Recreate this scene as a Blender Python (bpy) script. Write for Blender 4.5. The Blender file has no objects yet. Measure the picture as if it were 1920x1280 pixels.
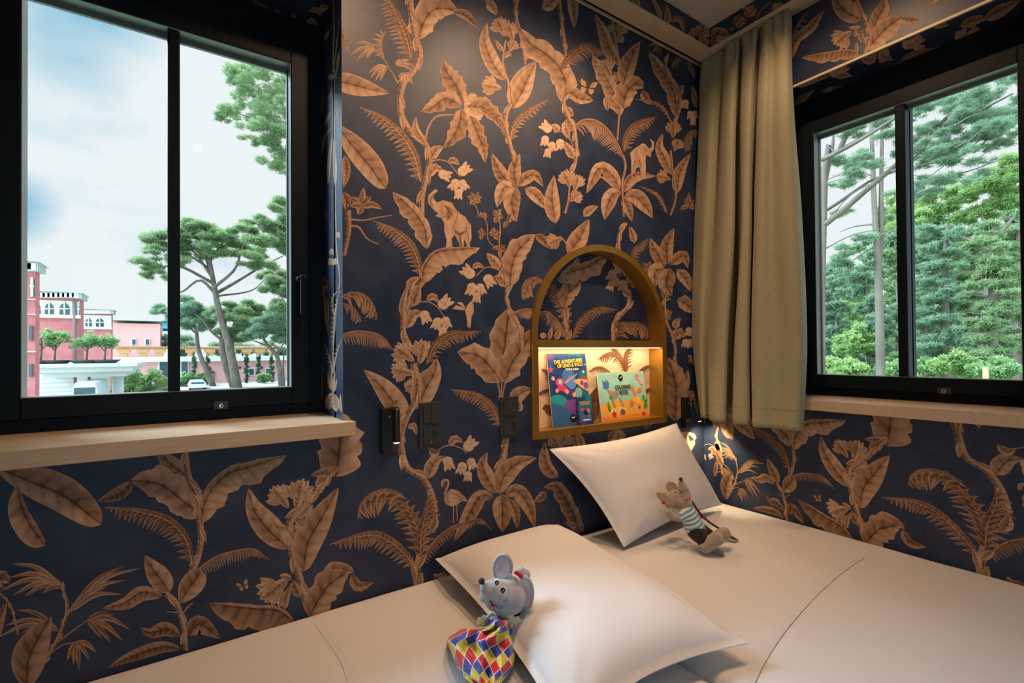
import bpy, bmesh, math, random
from mathutils import Vector, Matrix, noise
from mathutils.geometry import tessellate_polygon
random.seed(7)
R = math.radians
sc = bpy.context.scene
col = sc.collection
# ---------------------------------------------------------------- camera
F_PX, CX, CY = 910.9, 960.0, 652.57
YAW, PITCH, ROLL = R(34.228), R(0.557), R(-0.450)
EYE = Vector((0, 0, 1.30))
fw = Vector((math.sin(YAW)*math.cos(PITCH), math.cos(YAW)*math.cos(PITCH), math.sin(PITCH)))
_r = Vector((math.cos(YAW), -math.sin(YAW), 0)); _u = _r.cross(fw)
rt = _r*math.cos(ROLL) + _u*math.sin(ROLL)
up = -_r*math.sin(ROLL) + _u*math.cos(ROLL)
cam = bpy.data.objects.new('camera', bpy.data.cameras.new('camera'))
col.objects.link(cam); sc.camera = cam
cam.data.sensor_width = 36; cam.data.sensor_fit = 'HORIZONTAL'
cam.data.lens = F_PX/1920*36
cam.data.shift_y = (CY-640)/1920
cam.data.clip_start = 0.02; cam.data.clip_end = 600
cam.matrix_world = Matrix(((rt.x, up.x, -fw.x, EYE.x), (rt.y, up.y, -fw.y, EYE.y), (rt.z, up.z, -fw.z, EYE.z), (0, 0, 0, 1)))
# ---------------------------------------------------------------- exposure
sc.view_settings.view_transform = 'Standard'; sc.view_settings.look = 'None'
sc.view_settings.exposure = 0.0; sc.view_settings.gamma = 1
sc.view_settings.use_curve_mapping = False
# ---------------------------------------------------------------- sky: bright overcast with blue breaks
w = bpy.data.worlds.new('sky'); sc.world = w; w.use_nodes = True
nt = w.node_tree; nt.nodes.clear()
def N(nt, t, **k):
    n = nt.nodes.new(t)
    for a, v in k.items():
        if a in n.inputs.keys() if isinstance(a, str) else False: n.inputs[a].default_value = v
        else: setattr(n, a, v)
    return n
out = N(nt, 'ShaderNodeOutputWorld'); bg = N(nt, 'ShaderNodeBackground')
tc = N(nt, 'ShaderNodeTexCoord')
def wm(op, a_, b_=None, c_=None):
    n = nt.nodes.new('ShaderNodeMath'); n.operation = op
    for i, q in enumerate((a_, b_, c_)):
        if q is None: continue
        if isinstance(q, (int, float)): n.inputs[i].default_value = q
        else: nt.links.new(q, n.inputs[i])
    return n.outputs[0]
nz = N(nt, 'ShaderNodeTexNoise'); nz.inputs['Scale'].default_value = 3.2; nz.inputs['Detail'].default_value = 6; nz.inputs['Roughness'].default_value = .55
mp = N(nt, 'ShaderNodeMapping'); mp.inputs['Scale'].default_value = (1, 1, 2.6)
nt.links.new(tc.outputs['Generated'], mp.inputs['Vector']); nt.links.new(mp.outputs['Vector'], nz.inputs['Vector'])
gap = None                                   # breaks in the cloud: (direction, radius)
for (gx, gy, gz), gr in (((-.12, .85, .47), .07), ((-.20, .93, .20), .035), ((-.9, .2, .5), .5), ((.2, -.9, .5), .5)):
    l_ = math.sqrt(gx*gx+gy*gy+gz*gz)
    vd = N(nt, 'ShaderNodeVectorMath'); vd.operation = 'DISTANCE'; vd.inputs[1].default_value = (gx/l_, gy/l_, gz/l_); nt.links.new(tc.outputs['Generated'], vd.inputs[0])
    q = wm('SUBTRACT', 1.0, wm('DIVIDE', vd.outputs['Value'], gr*2)); q = wm('MAXIMUM', q, 0.0)
    gap = q if gap is None else wm('MAXIMUM', gap, q)
fac = wm('ADD', wm('MULTIPLY', gap, 1.1), wm('MULTIPLY', wm('SUBTRACT', nz.outputs['Fac'], .5), 1.5))
rp = N(nt, 'ShaderNodeValToRGB')
rp.color_ramp.elements[0].position = .10; rp.color_ramp.elements[0].color = (.82, .862, .895, 1)
rp.color_ramp.elements[1].position = .75; rp.color_ramp.elements[1].color = (.30, .55, .72, 1)
nt.links.new(fac, rp.inputs['Fac']); nt.links.new(rp.outputs['Color'], bg.inputs['Color'])
# overcast sky: brighter overhead than above the horizon, plus an added west-south-west glow as fill
sx = nt.nodes.new('ShaderNodeSeparateXYZ'); nt.links.new(tc.outputs['Generated'], sx.inputs[0])
zen = wm('MAXIMUM', wm('MULTIPLY', wm('SUBTRACT', sx.outputs[2], .55), 2.2), 0.0)
dt = nt.nodes.new('ShaderNodeVectorMath'); dt.operation = 'DOT_PRODUCT'; dt.inputs[1].default_value = (-.74, -.50, .42); nt.links.new(tc.outputs['Generated'], dt.inputs[0])
glow = wm('MULTIPLY', wm('POWER', wm('MAXIMUM', wm('ADD', dt.outputs['Value'], .08), 0.0), 1.3), 5.0)
nt.links.new(wm('MULTIPLY', wm('ADD', wm('ADD', 1.0, zen), glow), 1.08), bg.inputs['Strength'])
nt.links.new(bg.outputs[0], out.inputs['Surface'])
# sun behind thin cloud in the north-west: falls through the left window onto its reveal, its sill and the pillows
sd = bpy.data.lights.new('sun', 'SUN'); sd.energy = 10.0; sd.angle = R(34); sd.color = (.66, .83, 1)
sun = bpy.data.objects.new('sun', sd); col.objects.link(sun)
sun.rotation_euler = Vector((.57, -.53, -.62)).to_track_quat('-Z', 'Y').to_euler()
# ---------------------------------------------------------------- warm ceiling downlights of the room
WARM = (1.0, .60, .34)
DOWN = [(1.62, 0.80, 26, None), (1.10, 0.80, 62, (1.25, 1.5, 1.25)), (0.55, 0.80, 48, (.62, 1.5, 1.25)), (0.10, -0.70, 7, None)]   # x, y, watts, aimed at
def spot(name, loc, target, power, angle, blend, colr=WARM, size=.03):
    l = bpy.data.lights.new(name, 'SPOT'); l.energy = power; l.spot_size = R(angle); l.spot_blend = blend
    l.color = colr; l.shadow_soft_size = size
    o = bpy.data.objects.new(name, l); col.objects.link(o); o.location = loc
    o.rotation_euler = (Vector(target)-Vector(loc)).to_track_quat('-Z', 'Y').to_euler()
    return o
for (x, y, p, aim) in DOWN:
    spot('downlight_beam', (x, y, 2.845), aim or (x, y, 0), p, 106 if aim else 150, 1.0 if aim else .6)

# ================================================================ helpers
def at(px, py, **k):
    """Point of the place seen at photo pixel (px, py), on the plane x=, y= or z=, or at a depth d= from the lens."""
    d = fw*F_PX + rt*(px-CX) - up*(py-CY)
    if 'x' in k: return EYE + d*((k['x']-EYE.x)/d.x)
    if 'y' in k: return EYE + d*((k['y']-EYE.y)/d.y)
    if 'z' in k: return EYE + d*((k['z']-EYE.z)/d.z)
    return EYE + d*(k['d']/F_PX)
def tag(o, label=None, cat=None, group=None, kind=None):
    if label: o['label'] = label
    if cat: o['category'] = cat
    if group: o['group'] = group
    if kind: o['kind'] = kind
    return o
def empty(name, loc=(0, 0, 0)):
    o = bpy.data.objects.new(name, None); o.location = loc; o.empty_display_size = .1
    col.objects.link(o); return o
class MB:
    def __init__(s): s.v = []; s.f = []; s.m = []; s.sm = []; s.uv = []; s.tn = []
    def add(s, vs, fs, mat=0, smooth=False, uvs=None, tone=0.5):
        b = len(s.v); s.v += [tuple(p) for p in vs]
        for k, f in enumerate(fs):
            s.f.append([b+i for i in f]); s.m.append(mat); s.sm.append(smooth)
            s.uv.append([uvs[i] for i in f] if uvs else None); s.tn.append(tone)
    def box(s, a, b, mat=0):
        x0, y0, z0 = a; x1, y1, z1 = b
        if x0 > x1: x0, x1 = x1, x0
        if y0 > y1: y0, y1 = y1, y0
        if z0 > z1: z0, z1 = z1, z0
        v = [(x, y, z) for x in (x0, x1) for y in (y0, y1) for z in (z0, z1)]
        s.add(v, [(0, 1, 3, 2), (4, 6, 7, 5), (0, 4, 5, 1), (2, 3, 7, 6), (0, 2, 6, 4), (1, 5, 7, 3)], mat)
    def tube(s, pts, rad, n=8, mat=0, cap=True):
        pts = [Vector(p) for p in pts]; m = len(pts)
        rr = [rad]*m if not isinstance(rad, (list, tuple)) else rad
        vs = []; prev = None
        for i, p in enumerate(pts):
            t = (pts[min(i+1, m-1)]-pts[max(i-1, 0)])
            if t.length < 1e-9: t = Vector((0, 0, 1))
            t.normalize()
            a = prev if prev is not None else (Vector((0, 0, 1)) if abs(t.z) < .9 else Vector((1, 0, 0)))
            a = a - t*a.dot(t)
            if a.length < 1e-6: a = t.orthogonal()
            a.normalize(); prev = a; b = t.cross(a)
            for k in range(n):
                q = 2*math.pi*k/n; vs.append(p + a*(rr[i]*math.cos(q)) + b*(rr[i]*math.sin(q)))
        fs = [(i*n+k, i*n+(k+1) % n, (i+1)*n+(k+1) % n, (i+1)*n+k) for i in range(m-1) for k in range(n)]
        if cap: fs += [tuple(range(n-1, -1, -1)), tuple((m-1)*n+k for k in range(n))]
        s.add(vs, fs, mat, True)
    def lathe(s, c, axis, prof, n=24, mat=0):
        c = Vector(c); ax = Vector(axis).normalized(); a = ax.orthogonal().normalized(); b = ax.cross(a)
        vs = [c + ax*h + a*(r*math.cos(2*math.pi*k/n)) + b*(r*math.sin(2*math.pi*k/n)) for (r, h) in prof for k in range(n)]
        fs = [(i*n+k, i*n+(k+1) % n, (i+1)*n+(k+1) % n, (i+1)*n+k) for i in range(len(prof)-1) for k in range(n)]
        fs += [tuple(range(n-1, -1, -1)), tuple((len(prof)-1)*n+k for k in range(n))]
        s.add(vs, fs, mat, True)
    def ball(s, c, r, rot=None, n=16, m=10, mat=0):
        c = Vector(c); r = Vector(r) if isinstance(r, (tuple, list, Vector)) else Vector((r, r, r))
        vs = []
        for i in range(m+1):
            th = math.pi*i/m
            for k in range(n):
                ph = 2*math.pi*k/n
                q = Vector((r.x*math.sin(th)*math.cos(ph), r.y*math.sin(th)*math.sin(ph), r.z*math.cos(th)))
                vs.append(c + (rot @ q if rot else q))
        fs = [(i*n+k, (i+1)*n+k, (i+1)*n+(k+1) % n, i*n+(k+1) % n) for i in range(m) for k in range(n)]
        s.add(vs, fs, mat, True)
    def grid(s, P, mat=0, smooth=True, close_u=False, uv=None, tone=.5):
        nu = len(P); nv = len(P[0]); vs = [p for row in P for p in row]
        uu = [uv(i/(nu-1), j/(nv-1)) for i in range(nu) for j in range(nv)] if uv else None
        fs = []
        for i in range(nu if close_u else nu-1):
            for j in range(nv-1):
                a = i*nv+j; b = ((i+1) % nu)*nv+j
                fs.append((a, b, b+1, a+1))
        s.add(vs, fs, mat, smooth, uu, tone)
    def build(s, name, mats, parent=None, bevel=0, weld=False):
        me = bpy.data.meshes.new(name); me.from_pydata(s.v, [], s.f)
        for m in (mats if isinstance(mats, (list, tuple)) else [mats]): me.materials.append(m)
        me.polygons.foreach_set('material_index', s.m); me.polygons.foreach_set('use_smooth', s.sm)
        if any(u is not None for u in s.uv):
            l = me.uv_layers.new(name='UVMap'); buf = []
            for u, f in zip(s.uv, s.f):
                for q in (u or [(0, 0)]*len(f)): buf += [q[0], q[1]]
            l.data.foreach_set('uv', buf)
            a = me.attributes.new('tone', 'FLOAT', 'FACE'); a.data.foreach_set('value', s.tn)
        me.update()
        if weld:
            bm = bmesh.new(); bm.from_mesh(me); bmesh.ops.remove_doubles(bm, verts=bm.verts, dist=weld); bm.to_mesh(me); bm.free()
        o = bpy.data.objects.new(name, me); col.objects.link(o)
        if parent is not None:
            o.parent = parent; o.matrix_parent_inverse = Matrix.Translation(-Vector(world_loc(parent)))
        if bevel:
            b = o.modifiers.new('bevel', 'BEVEL'); b.width = bevel; b.segments = 2; b.limit_method = 'ANGLE'; b.angle_limit = R(40)
        return o
def world_loc(o):
    l = Vector(o.location)
    # parts are built in world coordinates and sit at the origin of their own object
    return l if o.parent is None else Vector((0, 0, 0)) + (world_loc(o.parent)*0)
# materials ------------------------------------------------------
def mat(name, base, rough=.6, metal=0, spec=.5, bump=None, noise_=None, sheen=0, emit=None, coat=0, aniso=None):
    m = bpy.data.materials.new(name); m.use_nodes = True; nt = m.node_tree
    b = nt.nodes['Principled BSDF']
    b.inputs['Base Color'].default_value = (*base, 1); b.inputs['Roughness'].default_value = rough
    b.inputs['Metallic'].default_value = metal; b.inputs['Specular IOR Level'].default_value = spec
    b.inputs['Sheen Weight'].default_value = sheen; b.inputs['Coat Weight'].default_value = coat
    if emit: b.inputs['Emission Color'].default_value = (*emit[:3], 1); b.inputs['Emission Strength'].default_value = emit[3]
    tc = nt.nodes.new('ShaderNodeTexCoord')
    if noise_:                                   # (scale, colour2, lo, hi[, stretch])
        s, c2, lo, hi = noise_[:4]
        n = nt.nodes.new('ShaderNodeTexNoise'); n.inputs['Scale'].default_value = s; n.inputs['Detail'].default_value = 6
        mpn = nt.nodes.new('ShaderNodeMapping'); mpn.inputs['Scale'].default_value = noise_[4] if len(noise_) > 4 else (1, 1, 1)
        r = nt.nodes.new('ShaderNodeValToRGB'); r.color_ramp.elements[0].position = lo; r.color_ramp.elements[1].position = hi
        r.color_ramp.elements[0].color = (*base, 1); r.color_ramp.elements[1].color = (*c2, 1)
        nt.links.new(tc.outputs['Object'], mpn.inputs[0]); nt.links.new(mpn.outputs[0], n.inputs['Vector'])
        nt.links.new(n.outputs['Fac'], r.inputs['Fac']); nt.links.new(r.outputs['Color'], b.inputs['Base Color'])
    if bump:                                     # (scale, strength, distance)
        n = nt.nodes.new('ShaderNodeTexNoise'); n.inputs['Scale'].default_value = bump[0]; n.inputs['Detail'].default_value = 4
        bp = nt.nodes.new('ShaderNodeBump'); bp.inputs['Strength'].default_value = bump[1]; bp.inputs['Distance'].default_value = bump[2]
        nt.links.new(tc.outputs['Object'], n.inputs['Vector']); nt.links.new(n.outputs['Fac'], bp.inputs['Height'])
        nt.links.new(bp.outputs[0], b.inputs['Normal'])
    return m
# ================================================================ wallpaper print
def weave(nt, tc, amount):
    """fine horizontal/vertical linen grain shared by ground and leaves"""
    fac = None
    for sc_ in ((8, 8, 620), (700, 700, 10)):
        mp = nt.nodes.new('ShaderNodeMapping'); mp.inputs['Scale'].default_value = sc_
        n = nt.nodes.new('ShaderNodeTexNoise'); n.inputs['Scale'].default_value = 1.0; n.inputs['Detail'].default_value = 3
        nt.links.new(tc.outputs['Object'], mp.inputs[0]); nt.links.new(mp.outputs[0], n.inputs['Vector'])
        if fac is None: fac = n.outputs['Fac']
        else:
            a = nt.nodes.new('ShaderNodeMath'); a.operation = 'ADD'; nt.links.new(fac, a.inputs[0]); nt.links.new(n.outputs['Fac'], a.inputs[1]); fac = a.outputs[0]
    return fac
def ground_material(name, lo, hi, big=5.0):
    m = bpy.data.materials.new(name); m.use_nodes = True; nt = m.node_tree; b = nt.nodes['Principled BSDF']
    tc = nt.nodes.new('ShaderNodeTexCoord'); f = weave(nt, tc, 1)
    n = nt.nodes.new('ShaderNodeTexNoise'); n.inputs['Scale'].default_value = big; n.inputs['Detail'].default_value = 7; n.inputs['Distortion'].default_value = 1.5
    nt.links.new(tc.outputs['Object'], n.inputs['Vector'])
    a = nt.nodes.new('ShaderNodeMath'); a.operation = 'MULTIPLY_ADD'; a.inputs[1].default_value = .30; nt.links.new(f, a.inputs[0]); nt.links.new(n.outputs['Fac'], a.inputs[2])
    r = nt.nodes.new('ShaderNodeValToRGB'); r.color_ramp.elements[0].position = .60; r.color_ramp.elements[1].position = 1.0
    r.color_ramp.elements[0].color = (*lo, 1); r.color_ramp.elements[1].color = (*hi, 1)
    nt.links.new(a.outputs[0], r.inputs['Fac']); nt.links.new(r.outputs['Color'], b.inputs['Base Color'])
    b.inputs['Roughness'].default_value = .44; b.inputs['Specular IOR Level'].default_value = .42
    return m
def leaf_material(name, dark, mid, light):
    """printed sepia leaf: UV x runs along the blade in blade widths, UV y runs -1..1 across it"""
    m = bpy.data.materials.new(name); m.use_nodes = True; nt = m.node_tree; b = nt.nodes['Principled BSDF']
    def M(op, a, c=None, d=None):
        n = nt.nodes.new('ShaderNodeMath'); n.operation = op
        for i, q in enumerate((a, c, d)):
            if q is None: continue
            if isinstance(q, (int, float)): n.inputs[i].default_value = q
            else: nt.links.new(q, n.inputs[i])
        return n.outputs[0]
    tc = nt.nodes.new('ShaderNodeTexCoord')
    sp = nt.nodes.new('ShaderNodeSeparateXYZ'); nt.links.new(tc.outputs['UV'], sp.inputs[0])
    U, V = sp.outputs[0], sp.outputs[1]
    tn = nt.nodes.new('ShaderNodeAttribute'); tn.attribute_name = 'tone'; T = tn.outputs['Fac']
    n1 = nt.nodes.new('ShaderNodeTexNoise'); n1.inputs['Scale'].default_value = 28; n1.inputs['Detail'].default_value = 5
    nt.links.new(tc.outputs['Object'], n1.inputs['Vector']); f = n1.outputs['Fac']
    av = M('ABSOLUTE', V)
    rib = M('SUBTRACT', 1.0, M('SMOOTH_MIN', 1.0, M('MULTIPLY', av, 9.0), .2))            # midrib
    ph = M('ADD', M('MULTIPLY', U, 13.0), M('MULTIPLY', av, -4.2))
    ph = M('ADD', ph, M('MULTIPLY', f, 3.0))
    vein = M('POWER', M('MULTIPLY_ADD', M('SINE', ph), .5, .5), 2.5)
    vein = M('MULTIPLY', vein, M('SUBTRACT', 1.0, M('MULTIPLY', av, .45)))
    edge = M('POWER', av, 7.0)
    side = M('MULTIPLY', M('SINE', M('MULTIPLY', V, 3.14)), .12)
    fade = M('MULTIPLY', M('POWER', M('SUBTRACT', 1.0, av), 2.0), -.22)                     # engraved tone towards the rib
    val = M('ADD', T, M('MULTIPLY', M('SUBTRACT', f, .5), .55))
    val = M('SUBTRACT', val, M('MULTIPLY', vein, .20))
    val = M('SUBTRACT', val, M('MULTIPLY', rib, .34))
    val = M('ADD', val, M('MULTIPLY', edge, .16)); val = M('ADD', val, side); val = M('ADD', val, fade)
    val = M('ADD', val, M('MULTIPLY', M('SUBTRACT', weave(nt, tc, 1), 1.0), .20))
    r = nt.nodes.new('ShaderNodeValToRGB'); e = r.color_ramp.elements
    e[0].position = 0; e[0].color = (*dark, 1); e[1].position = .95; e[1].color = (*light, 1)
    q = e.new(.5); q.color = (*mid, 1)
    nt.links.new(val, r.inputs['Fac']); nt.links.new(r.outputs['Color'], b.inputs['Base Color'])
    b.inputs['Roughness'].default_value = .6; b.inputs['Specular IOR Level'].default_value = .3
    return m
GROUND = ground_material('wallpaper ground navy', (.008, .020, .056), (.027, .044, .088))
LEAF = leaf_material('wallpaper sepia leaves', (.085, .038, .018), (.36, .215, .132), (.62, .445, .315))
INK = mat('wallpaper dark ink', (.07, .03, .014), .6, spec=.3)
PALE = ground_material('niche back panel cream', (.70, .50, .33), (.80, .60, .42))
SEPIA = leaf_material('niche sepia leaves', (.12, .05, .022), (.30, .155, .085), (.50, .31, .19))

def spline(pts, n):
    P = [Vector(p) for p in pts]
    if len(P) == 2: return [P[0].lerp(P[1], i/n) for i in range(n+1)]
    Q = [P[0]*2-P[1]] + P + [P[-1]*2-P[-2]]
    L = [(P[i+1]-P[i]).length for i in range(len(P)-1)]; tot = sum(L) or 1; outp = []
    for i in range(n+1):
        d = tot*i/n; k = 0
        while k < len(L)-1 and d > L[k]: d -= L[k]; k += 1
        t = min(1, d/(L[k] or 1)); a, b, c, e = Q[k], Q[k+1], Q[k+2], Q[k+3]
        outp.append(.5*((2*b)+(c-a)*t+(2*a-5*b+4*c-e)*t*t+(3*b-a-3*c+e)*t*t*t))
    return outp
def wprof(st, t, ph):
    if st == 'o': return (math.sin(min(1, t/.55)*math.pi/2)**.8) if t < .6 else math.sqrt(max(0, 1-((t-.6)/.4)**2))
    if st == 'b': return min(1, (t/.18+.02)**.6)*min(1, ((1-t)/.3)**.75)*(1+.10*math.sin(6.28*(4.3*t+ph))+.05*math.sin(6.28*(9.7*t+ph)))
    if st == 'f': return min(1, (t/.10+.25))*(1-t)**.75*1.15
    if st == 's': return 1-.35*t
    if st == 'd': return (math.sin(math.pi*t**.8)**.8)*(1+.26*(((t*7+ph) % 1)-.5)*2)
    return math.sin(math.pi*min(1, max(0, t))**.72)**.85
class Print:
    """collects printed motifs in photo-crop coordinates; emit(map) gives (s, z) polygons"""
    def __init__(s, seed): s.q = []; s.rnd = random.Random(seed); s.tf = (0, 0, 1)
    def P(s, p): return Vector((s.tf[0]+p[0]/s.tf[2], s.tf[1]+p[1]/s.tf[2]))
    def leaf(s, pts, wl, wr, st='n', tone=.62, seg=None, tone2=None, plain=False, cols=(-1, -.5, 0, .5, 1)):
        pl = sum((Vector(pts[i+1])-Vector(pts[i])).length for i in range(len(pts)-1))
        n = seg or max(5, min(22, int(pl/7)))
        C = spline(pts, n); ph = s.rnd.random(); rows = []
        W = max(1e-3, (wl+wr)/2)
        for i, c in enumerate(C):
            t = i/n; d = C[min(i+1, n)]-C[max(i-1, 0)]
            d = d.normalized() if d.length > 1e-9 else Vector((1, 0)); nn = Vector((d.y, -d.x))
            f = wprof(st, t, ph); f2 = wprof(st, t, ph+.37) if st in 'bd' else f
            rows.append([(c + nn*((wl*f if k < 0 else wr*f2)*(-k if k < 0 else -k)), (pl*t/W*.5, .58+.1*k if plain else k)) for k in cols])
        for i in range(n):
            for j in range(len(cols)-1):
                s.q.append(([rows[i][j], rows[i][j+1], rows[i+1][j+1], rows[i+1][j]], tone if tone2 is None else tone+(tone2-tone)*(i+.5)/n, 0, s.cur))
    def poly(s, pts, tone, matid=0):
        V2 = [Vector((p.x, p.y, 0)) for p in pts]
        c = sum(pts, Vector((0, 0)))/len(pts)
        for tri in tessellate_polygon([V2]):
            s.q.append(([(pts[i], (((pts[i]-c).x)*.02, .62)) for i in tri], tone, matid, s.cur))
    def run(s, text):
        s.cur = 0; s.ln = 0; s.base = []
        for line in text.strip().splitlines():
            line = line.split('#')[0].strip()
            if not line: continue
            w_ = line.split()
            if w_[0] == '@': s.tf = tuple(float(x) for x in w_[1:4]); continue
            s.cur += 1; s.base.append(s.cur); s.base = s.base
            a = []; pts = []
            for x in w_[1:]:
                if ',' in x: pts.append(s.P([float(y) for y in x.split(',')]))
                else: a.append(x)
            k = s.tf[2]; g = lambda i, d=None: float(a[i])/k if len(a) > i else d
            c = w_[0]
            if c == 'L':                                       # L wl wr style tone pts
                s.leaf(pts, g(0), g(1), a[2], float(a[3]))
            elif c == 'S':                                     # S w0 w1 tone pts   stem
                w0, w1 = g(0), g(1); s.stem(pts, w0, w1, float(a[2]))
            elif c == 'V':                                     # V w tone pts   twisted vine with small scales
                w0 = g(0); tn = float(a[1]); s.stem(pts, w0, w0*.8, tn)
                C = spline(pts, 60); L = sum((C[i+1]-C[i]).length for i in range(60)); m = max(3, int(L/(w0*3.2)))
                for i in range(m):
                    q = int((i+.5)/m*58); d = (C[q+1]-C[q]).normalized(); nn = Vector((d.y, -d.x))*(1 if i % 2 else -1)
                    s.cur += 1
                    s.leaf([C[q]-d*w0, C[q]+nn*w0*.75+d*w0*1.2], w0*.38, w0*.38, 'n', tn+.14, 5)
            elif c == 'F':                                     # F n lenL lenR angle tone pts   frond
                s.frond(pts, int(a[0]), g(1), g(2), float(a[3]), float(a[4]))
            elif c == 'T':                                     # T w tone base tips...   palm tuft
                w0 = g(0); b = pts[0]
                for tip in pts[1:]:
                    s.cur += 1; d = tip-b; m_ = b+d*.5+Vector((0, -1))*abs(d.x)*.16
                    s.leaf([b, m_, tip], w0, w0, 'n', float(a[1])+s.rnd.uniform(-.08, .08), 8, cols=(-1, 0, 1))
            elif c == 'C':                                     # C size angle tone centre   open lily head
                sz, an, tn = g(0), float(a[1]), float(a[2]); b = pts[0]
                for dv in (-62, 62, -38, 38, -16, 16, 0):
                    s.cur += 1; aa = R(an+dv); d = Vector((math.cos(aa), -math.sin(aa)))*sz*(.5+.1*s.rnd.random()+.1*math.cos(R(dv)))
                    s.leaf([b, b+d*.55+Vector((d.y, -d.x))*.05, b+d], sz*.17, sz*.17, 'n', tn-.28, 7, tn+.16)
                aa = R(an+180); d = Vector((math.cos(aa), -math.sin(aa)))*sz*.4
                s.cur += 1; s.leaf([b+d, b, b-d*.5], sz*.16, sz*.16, 'o', tn-.05, 7)
            elif c == 'B':                                     # B size angle tone centre   bell flower
                sz, an, tn = g(0), float(a[1]), float(a[2]); b = pts[0]; aa = R(an)
                d = Vector((math.cos(aa), -math.sin(aa))); n_ = Vector((d.y, -d.x))
                for j in (-1, 0, 1):
                    s.leaf([b+n_*j*sz*.14, b+d*sz*.2+n_*j*sz*.22, b+d*sz*.48+n_*j*sz*(.30+.05*abs(j))], sz*.14, sz*.14, 'n', tn-.12, 6, None, True); s.cur += 1
                s.leaf([b+d*sz*.36, b, b-d*sz*.48], sz*.33, sz*.33, 'o', tn-.10, 10, tn, True)
                s.cur += 1; s.leaf([b+d*sz*.30+n_*sz*.1, b-n_*sz*.06, b-d*sz*.4-n_*sz*.04], sz*.03, sz*.03, 'n', tn-.35, 6, tn-.2, True)
            elif c == 'G':                                     # G r n tone pts   berries along path
                r = g(0); n = int(a[1])
                for i in range(n):
                    b = pts[s.rnd.randrange(len(pts))] + Vector((s.rnd.uniform(-1, 1), s.rnd.uniform(-1, 1)))*r*1.3
                    s.cur += 1; s.leaf([b-Vector((0, r)), b, b+Vector((0, r))], r*.9, r*.9, 'o', float(a[2])-.22, 7, float(a[2])+.12, True)
            elif c == 'P': s.poly(pts, float(a[0]))            # P tone pts
            elif c == 'K':                                     # K w pts  dark engraved line
                w0 = g(0); s.stem(pts, w0, w0*.6, .1, 1)
            elif c == 'U':                                     # U size tilt centre  butterfly
                sz, an = g(0), R(float(a[1])); b = pts[0]
                rot = lambda x, y: b+Vector((x*math.cos(an)-y*math.sin(an), x*math.sin(an)+y*math.cos(an)))*sz
                for sx in (-1, 1):
                    up_ = [(0, 0), (sx*.16, -.34), (sx*.48, -.5), (sx*.56, -.32), (sx*.42, -.05), (sx*.1, .05)]
                    dn = [(0, 0), (sx*.40, -.02), (sx*.42, .2), (sx*.24, .42), (sx*.05, .3)]
                    for pl in (up_, dn):
                        s.cur += 1; s.poly([rot(*p) for p in pl], 0, 1)
                        cx_ = sum(p[0] for p in pl)/len(pl); cy_ = sum(p[1] for p in pl)/len(pl)
                        s.cur += 1; s.poly([rot(cx_+(p[0]-cx_)*.74, cy_+(p[1]-cy_)*.74) for p in pl], .6)
                        for (vx, vy) in pl[1:4]:
                            s.cur += 1; s.stem([rot(0, 0), rot(vx, vy)], sz*.015, sz*.015, .1, 1)
    def stem(s, pts, w0, w1, tone, matid=0):
        pl = sum((pts[i+1]-pts[i]).length for i in range(len(pts)-1)); n = max(3, min(40, int(pl/6)))
        C = spline(pts, n); rows = []
        for i, c in enumerate(C):
            d = C[min(i+1, n)]-C[max(i-1, 0)]; d = d.normalized() if d.length > 1e-9 else Vector((1, 0)); nn = Vector((d.y, -d.x))
            w_ = (w0+(w1-w0)*i/n)*.5
            rows.append([(c-nn*w_, (pl*i/n*.05, -.35)), (c+nn*w_, (pl*i/n*.05, 1))])
        for i in range(n): s.q.append(([rows[i][0], rows[i][1], rows[i+1][1], rows[i+1][0]], tone, matid, s.cur))
    def frond(s, pts, n, lL, lR, ang, tone):
        C = spline(pts, n*2); base = s.cur
        dx, dy = pts[-1].x-pts[0].x, pts[-1].y-pts[0].y      # the long drooping leaflets hang on the lower side
        if dx > .5*abs(dy): lL, lR = min(lL, lR), max(lL, lR)
        elif dx < -.5*abs(dy): lL, lR = max(lL, lR), min(lL, lR)
        lo_, hi_ = min(lL, lR), max(lL, lR); lop = lo_ < hi_*.6
        slen = sum((C[i+1]-C[i]).length for i in range(2*n)); sp_ = slen/n
        s.leaf(pts, (lL if lL < lR or not lop else hi_*.3)*(.62 if lop else .34), (lR if lR < lL or not lop else hi_*.3)*(.62 if lop else .34), 'n', tone-.34, n*2, tone-.22)   # shaded web along the rib
        for i in range(n):
            t = (i+.6)/n; q = min(2*n-1, int(t*2*n)); c = C[q]; d = (C[q+1]-C[max(0, q-1)]).normalized()
            pf = (math.sin(math.pi*min(1, .12+.86*t)**.8)**.7)*(1 if t < .9 else .8)
            for side, ln in ((1, lL), (-1, lR)):
                if ln < .5: continue
                L = ln*pf*s.rnd.uniform(.90, 1.08); short = ln < hi_*.6; A = R(ang)
                nn = Vector((d.y, -d.x))*side
                s.cur = base+1+(i*2+(side > 0)) % 7
                wd = min(sp_*.47, L*.26)
                if short:
                    e = d*math.cos(A*.75)+nn*math.sin(A*.75); P3 = [c-e*L*.03, c+e*L*.5, c+e*L]; t1, t2 = tone-.30, tone-.12
                else:
                    e1 = d*math.cos(A*.62)+nn*math.sin(A*.62); e2 = d*math.cos(A*1.15)+nn*math.sin(A*1.15)
                    m_ = c+e1*L*.42; P3 = [c-e1*L*.02, m_, m_+e2*L*.58+Vector((0, L*.10))]; t1, t2 = tone-.26, tone+.16
                s.leaf(P3, wd*1.05, wd*.75, 'f', t1, 7, t2, cols=(-1, 0, 1))
        s.cur = base+8; w0 = max(1.2, (C[-1]-C[0]).length*.018); s.stem(pts, w0*1.3, w0*.4, tone+.02)
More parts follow.
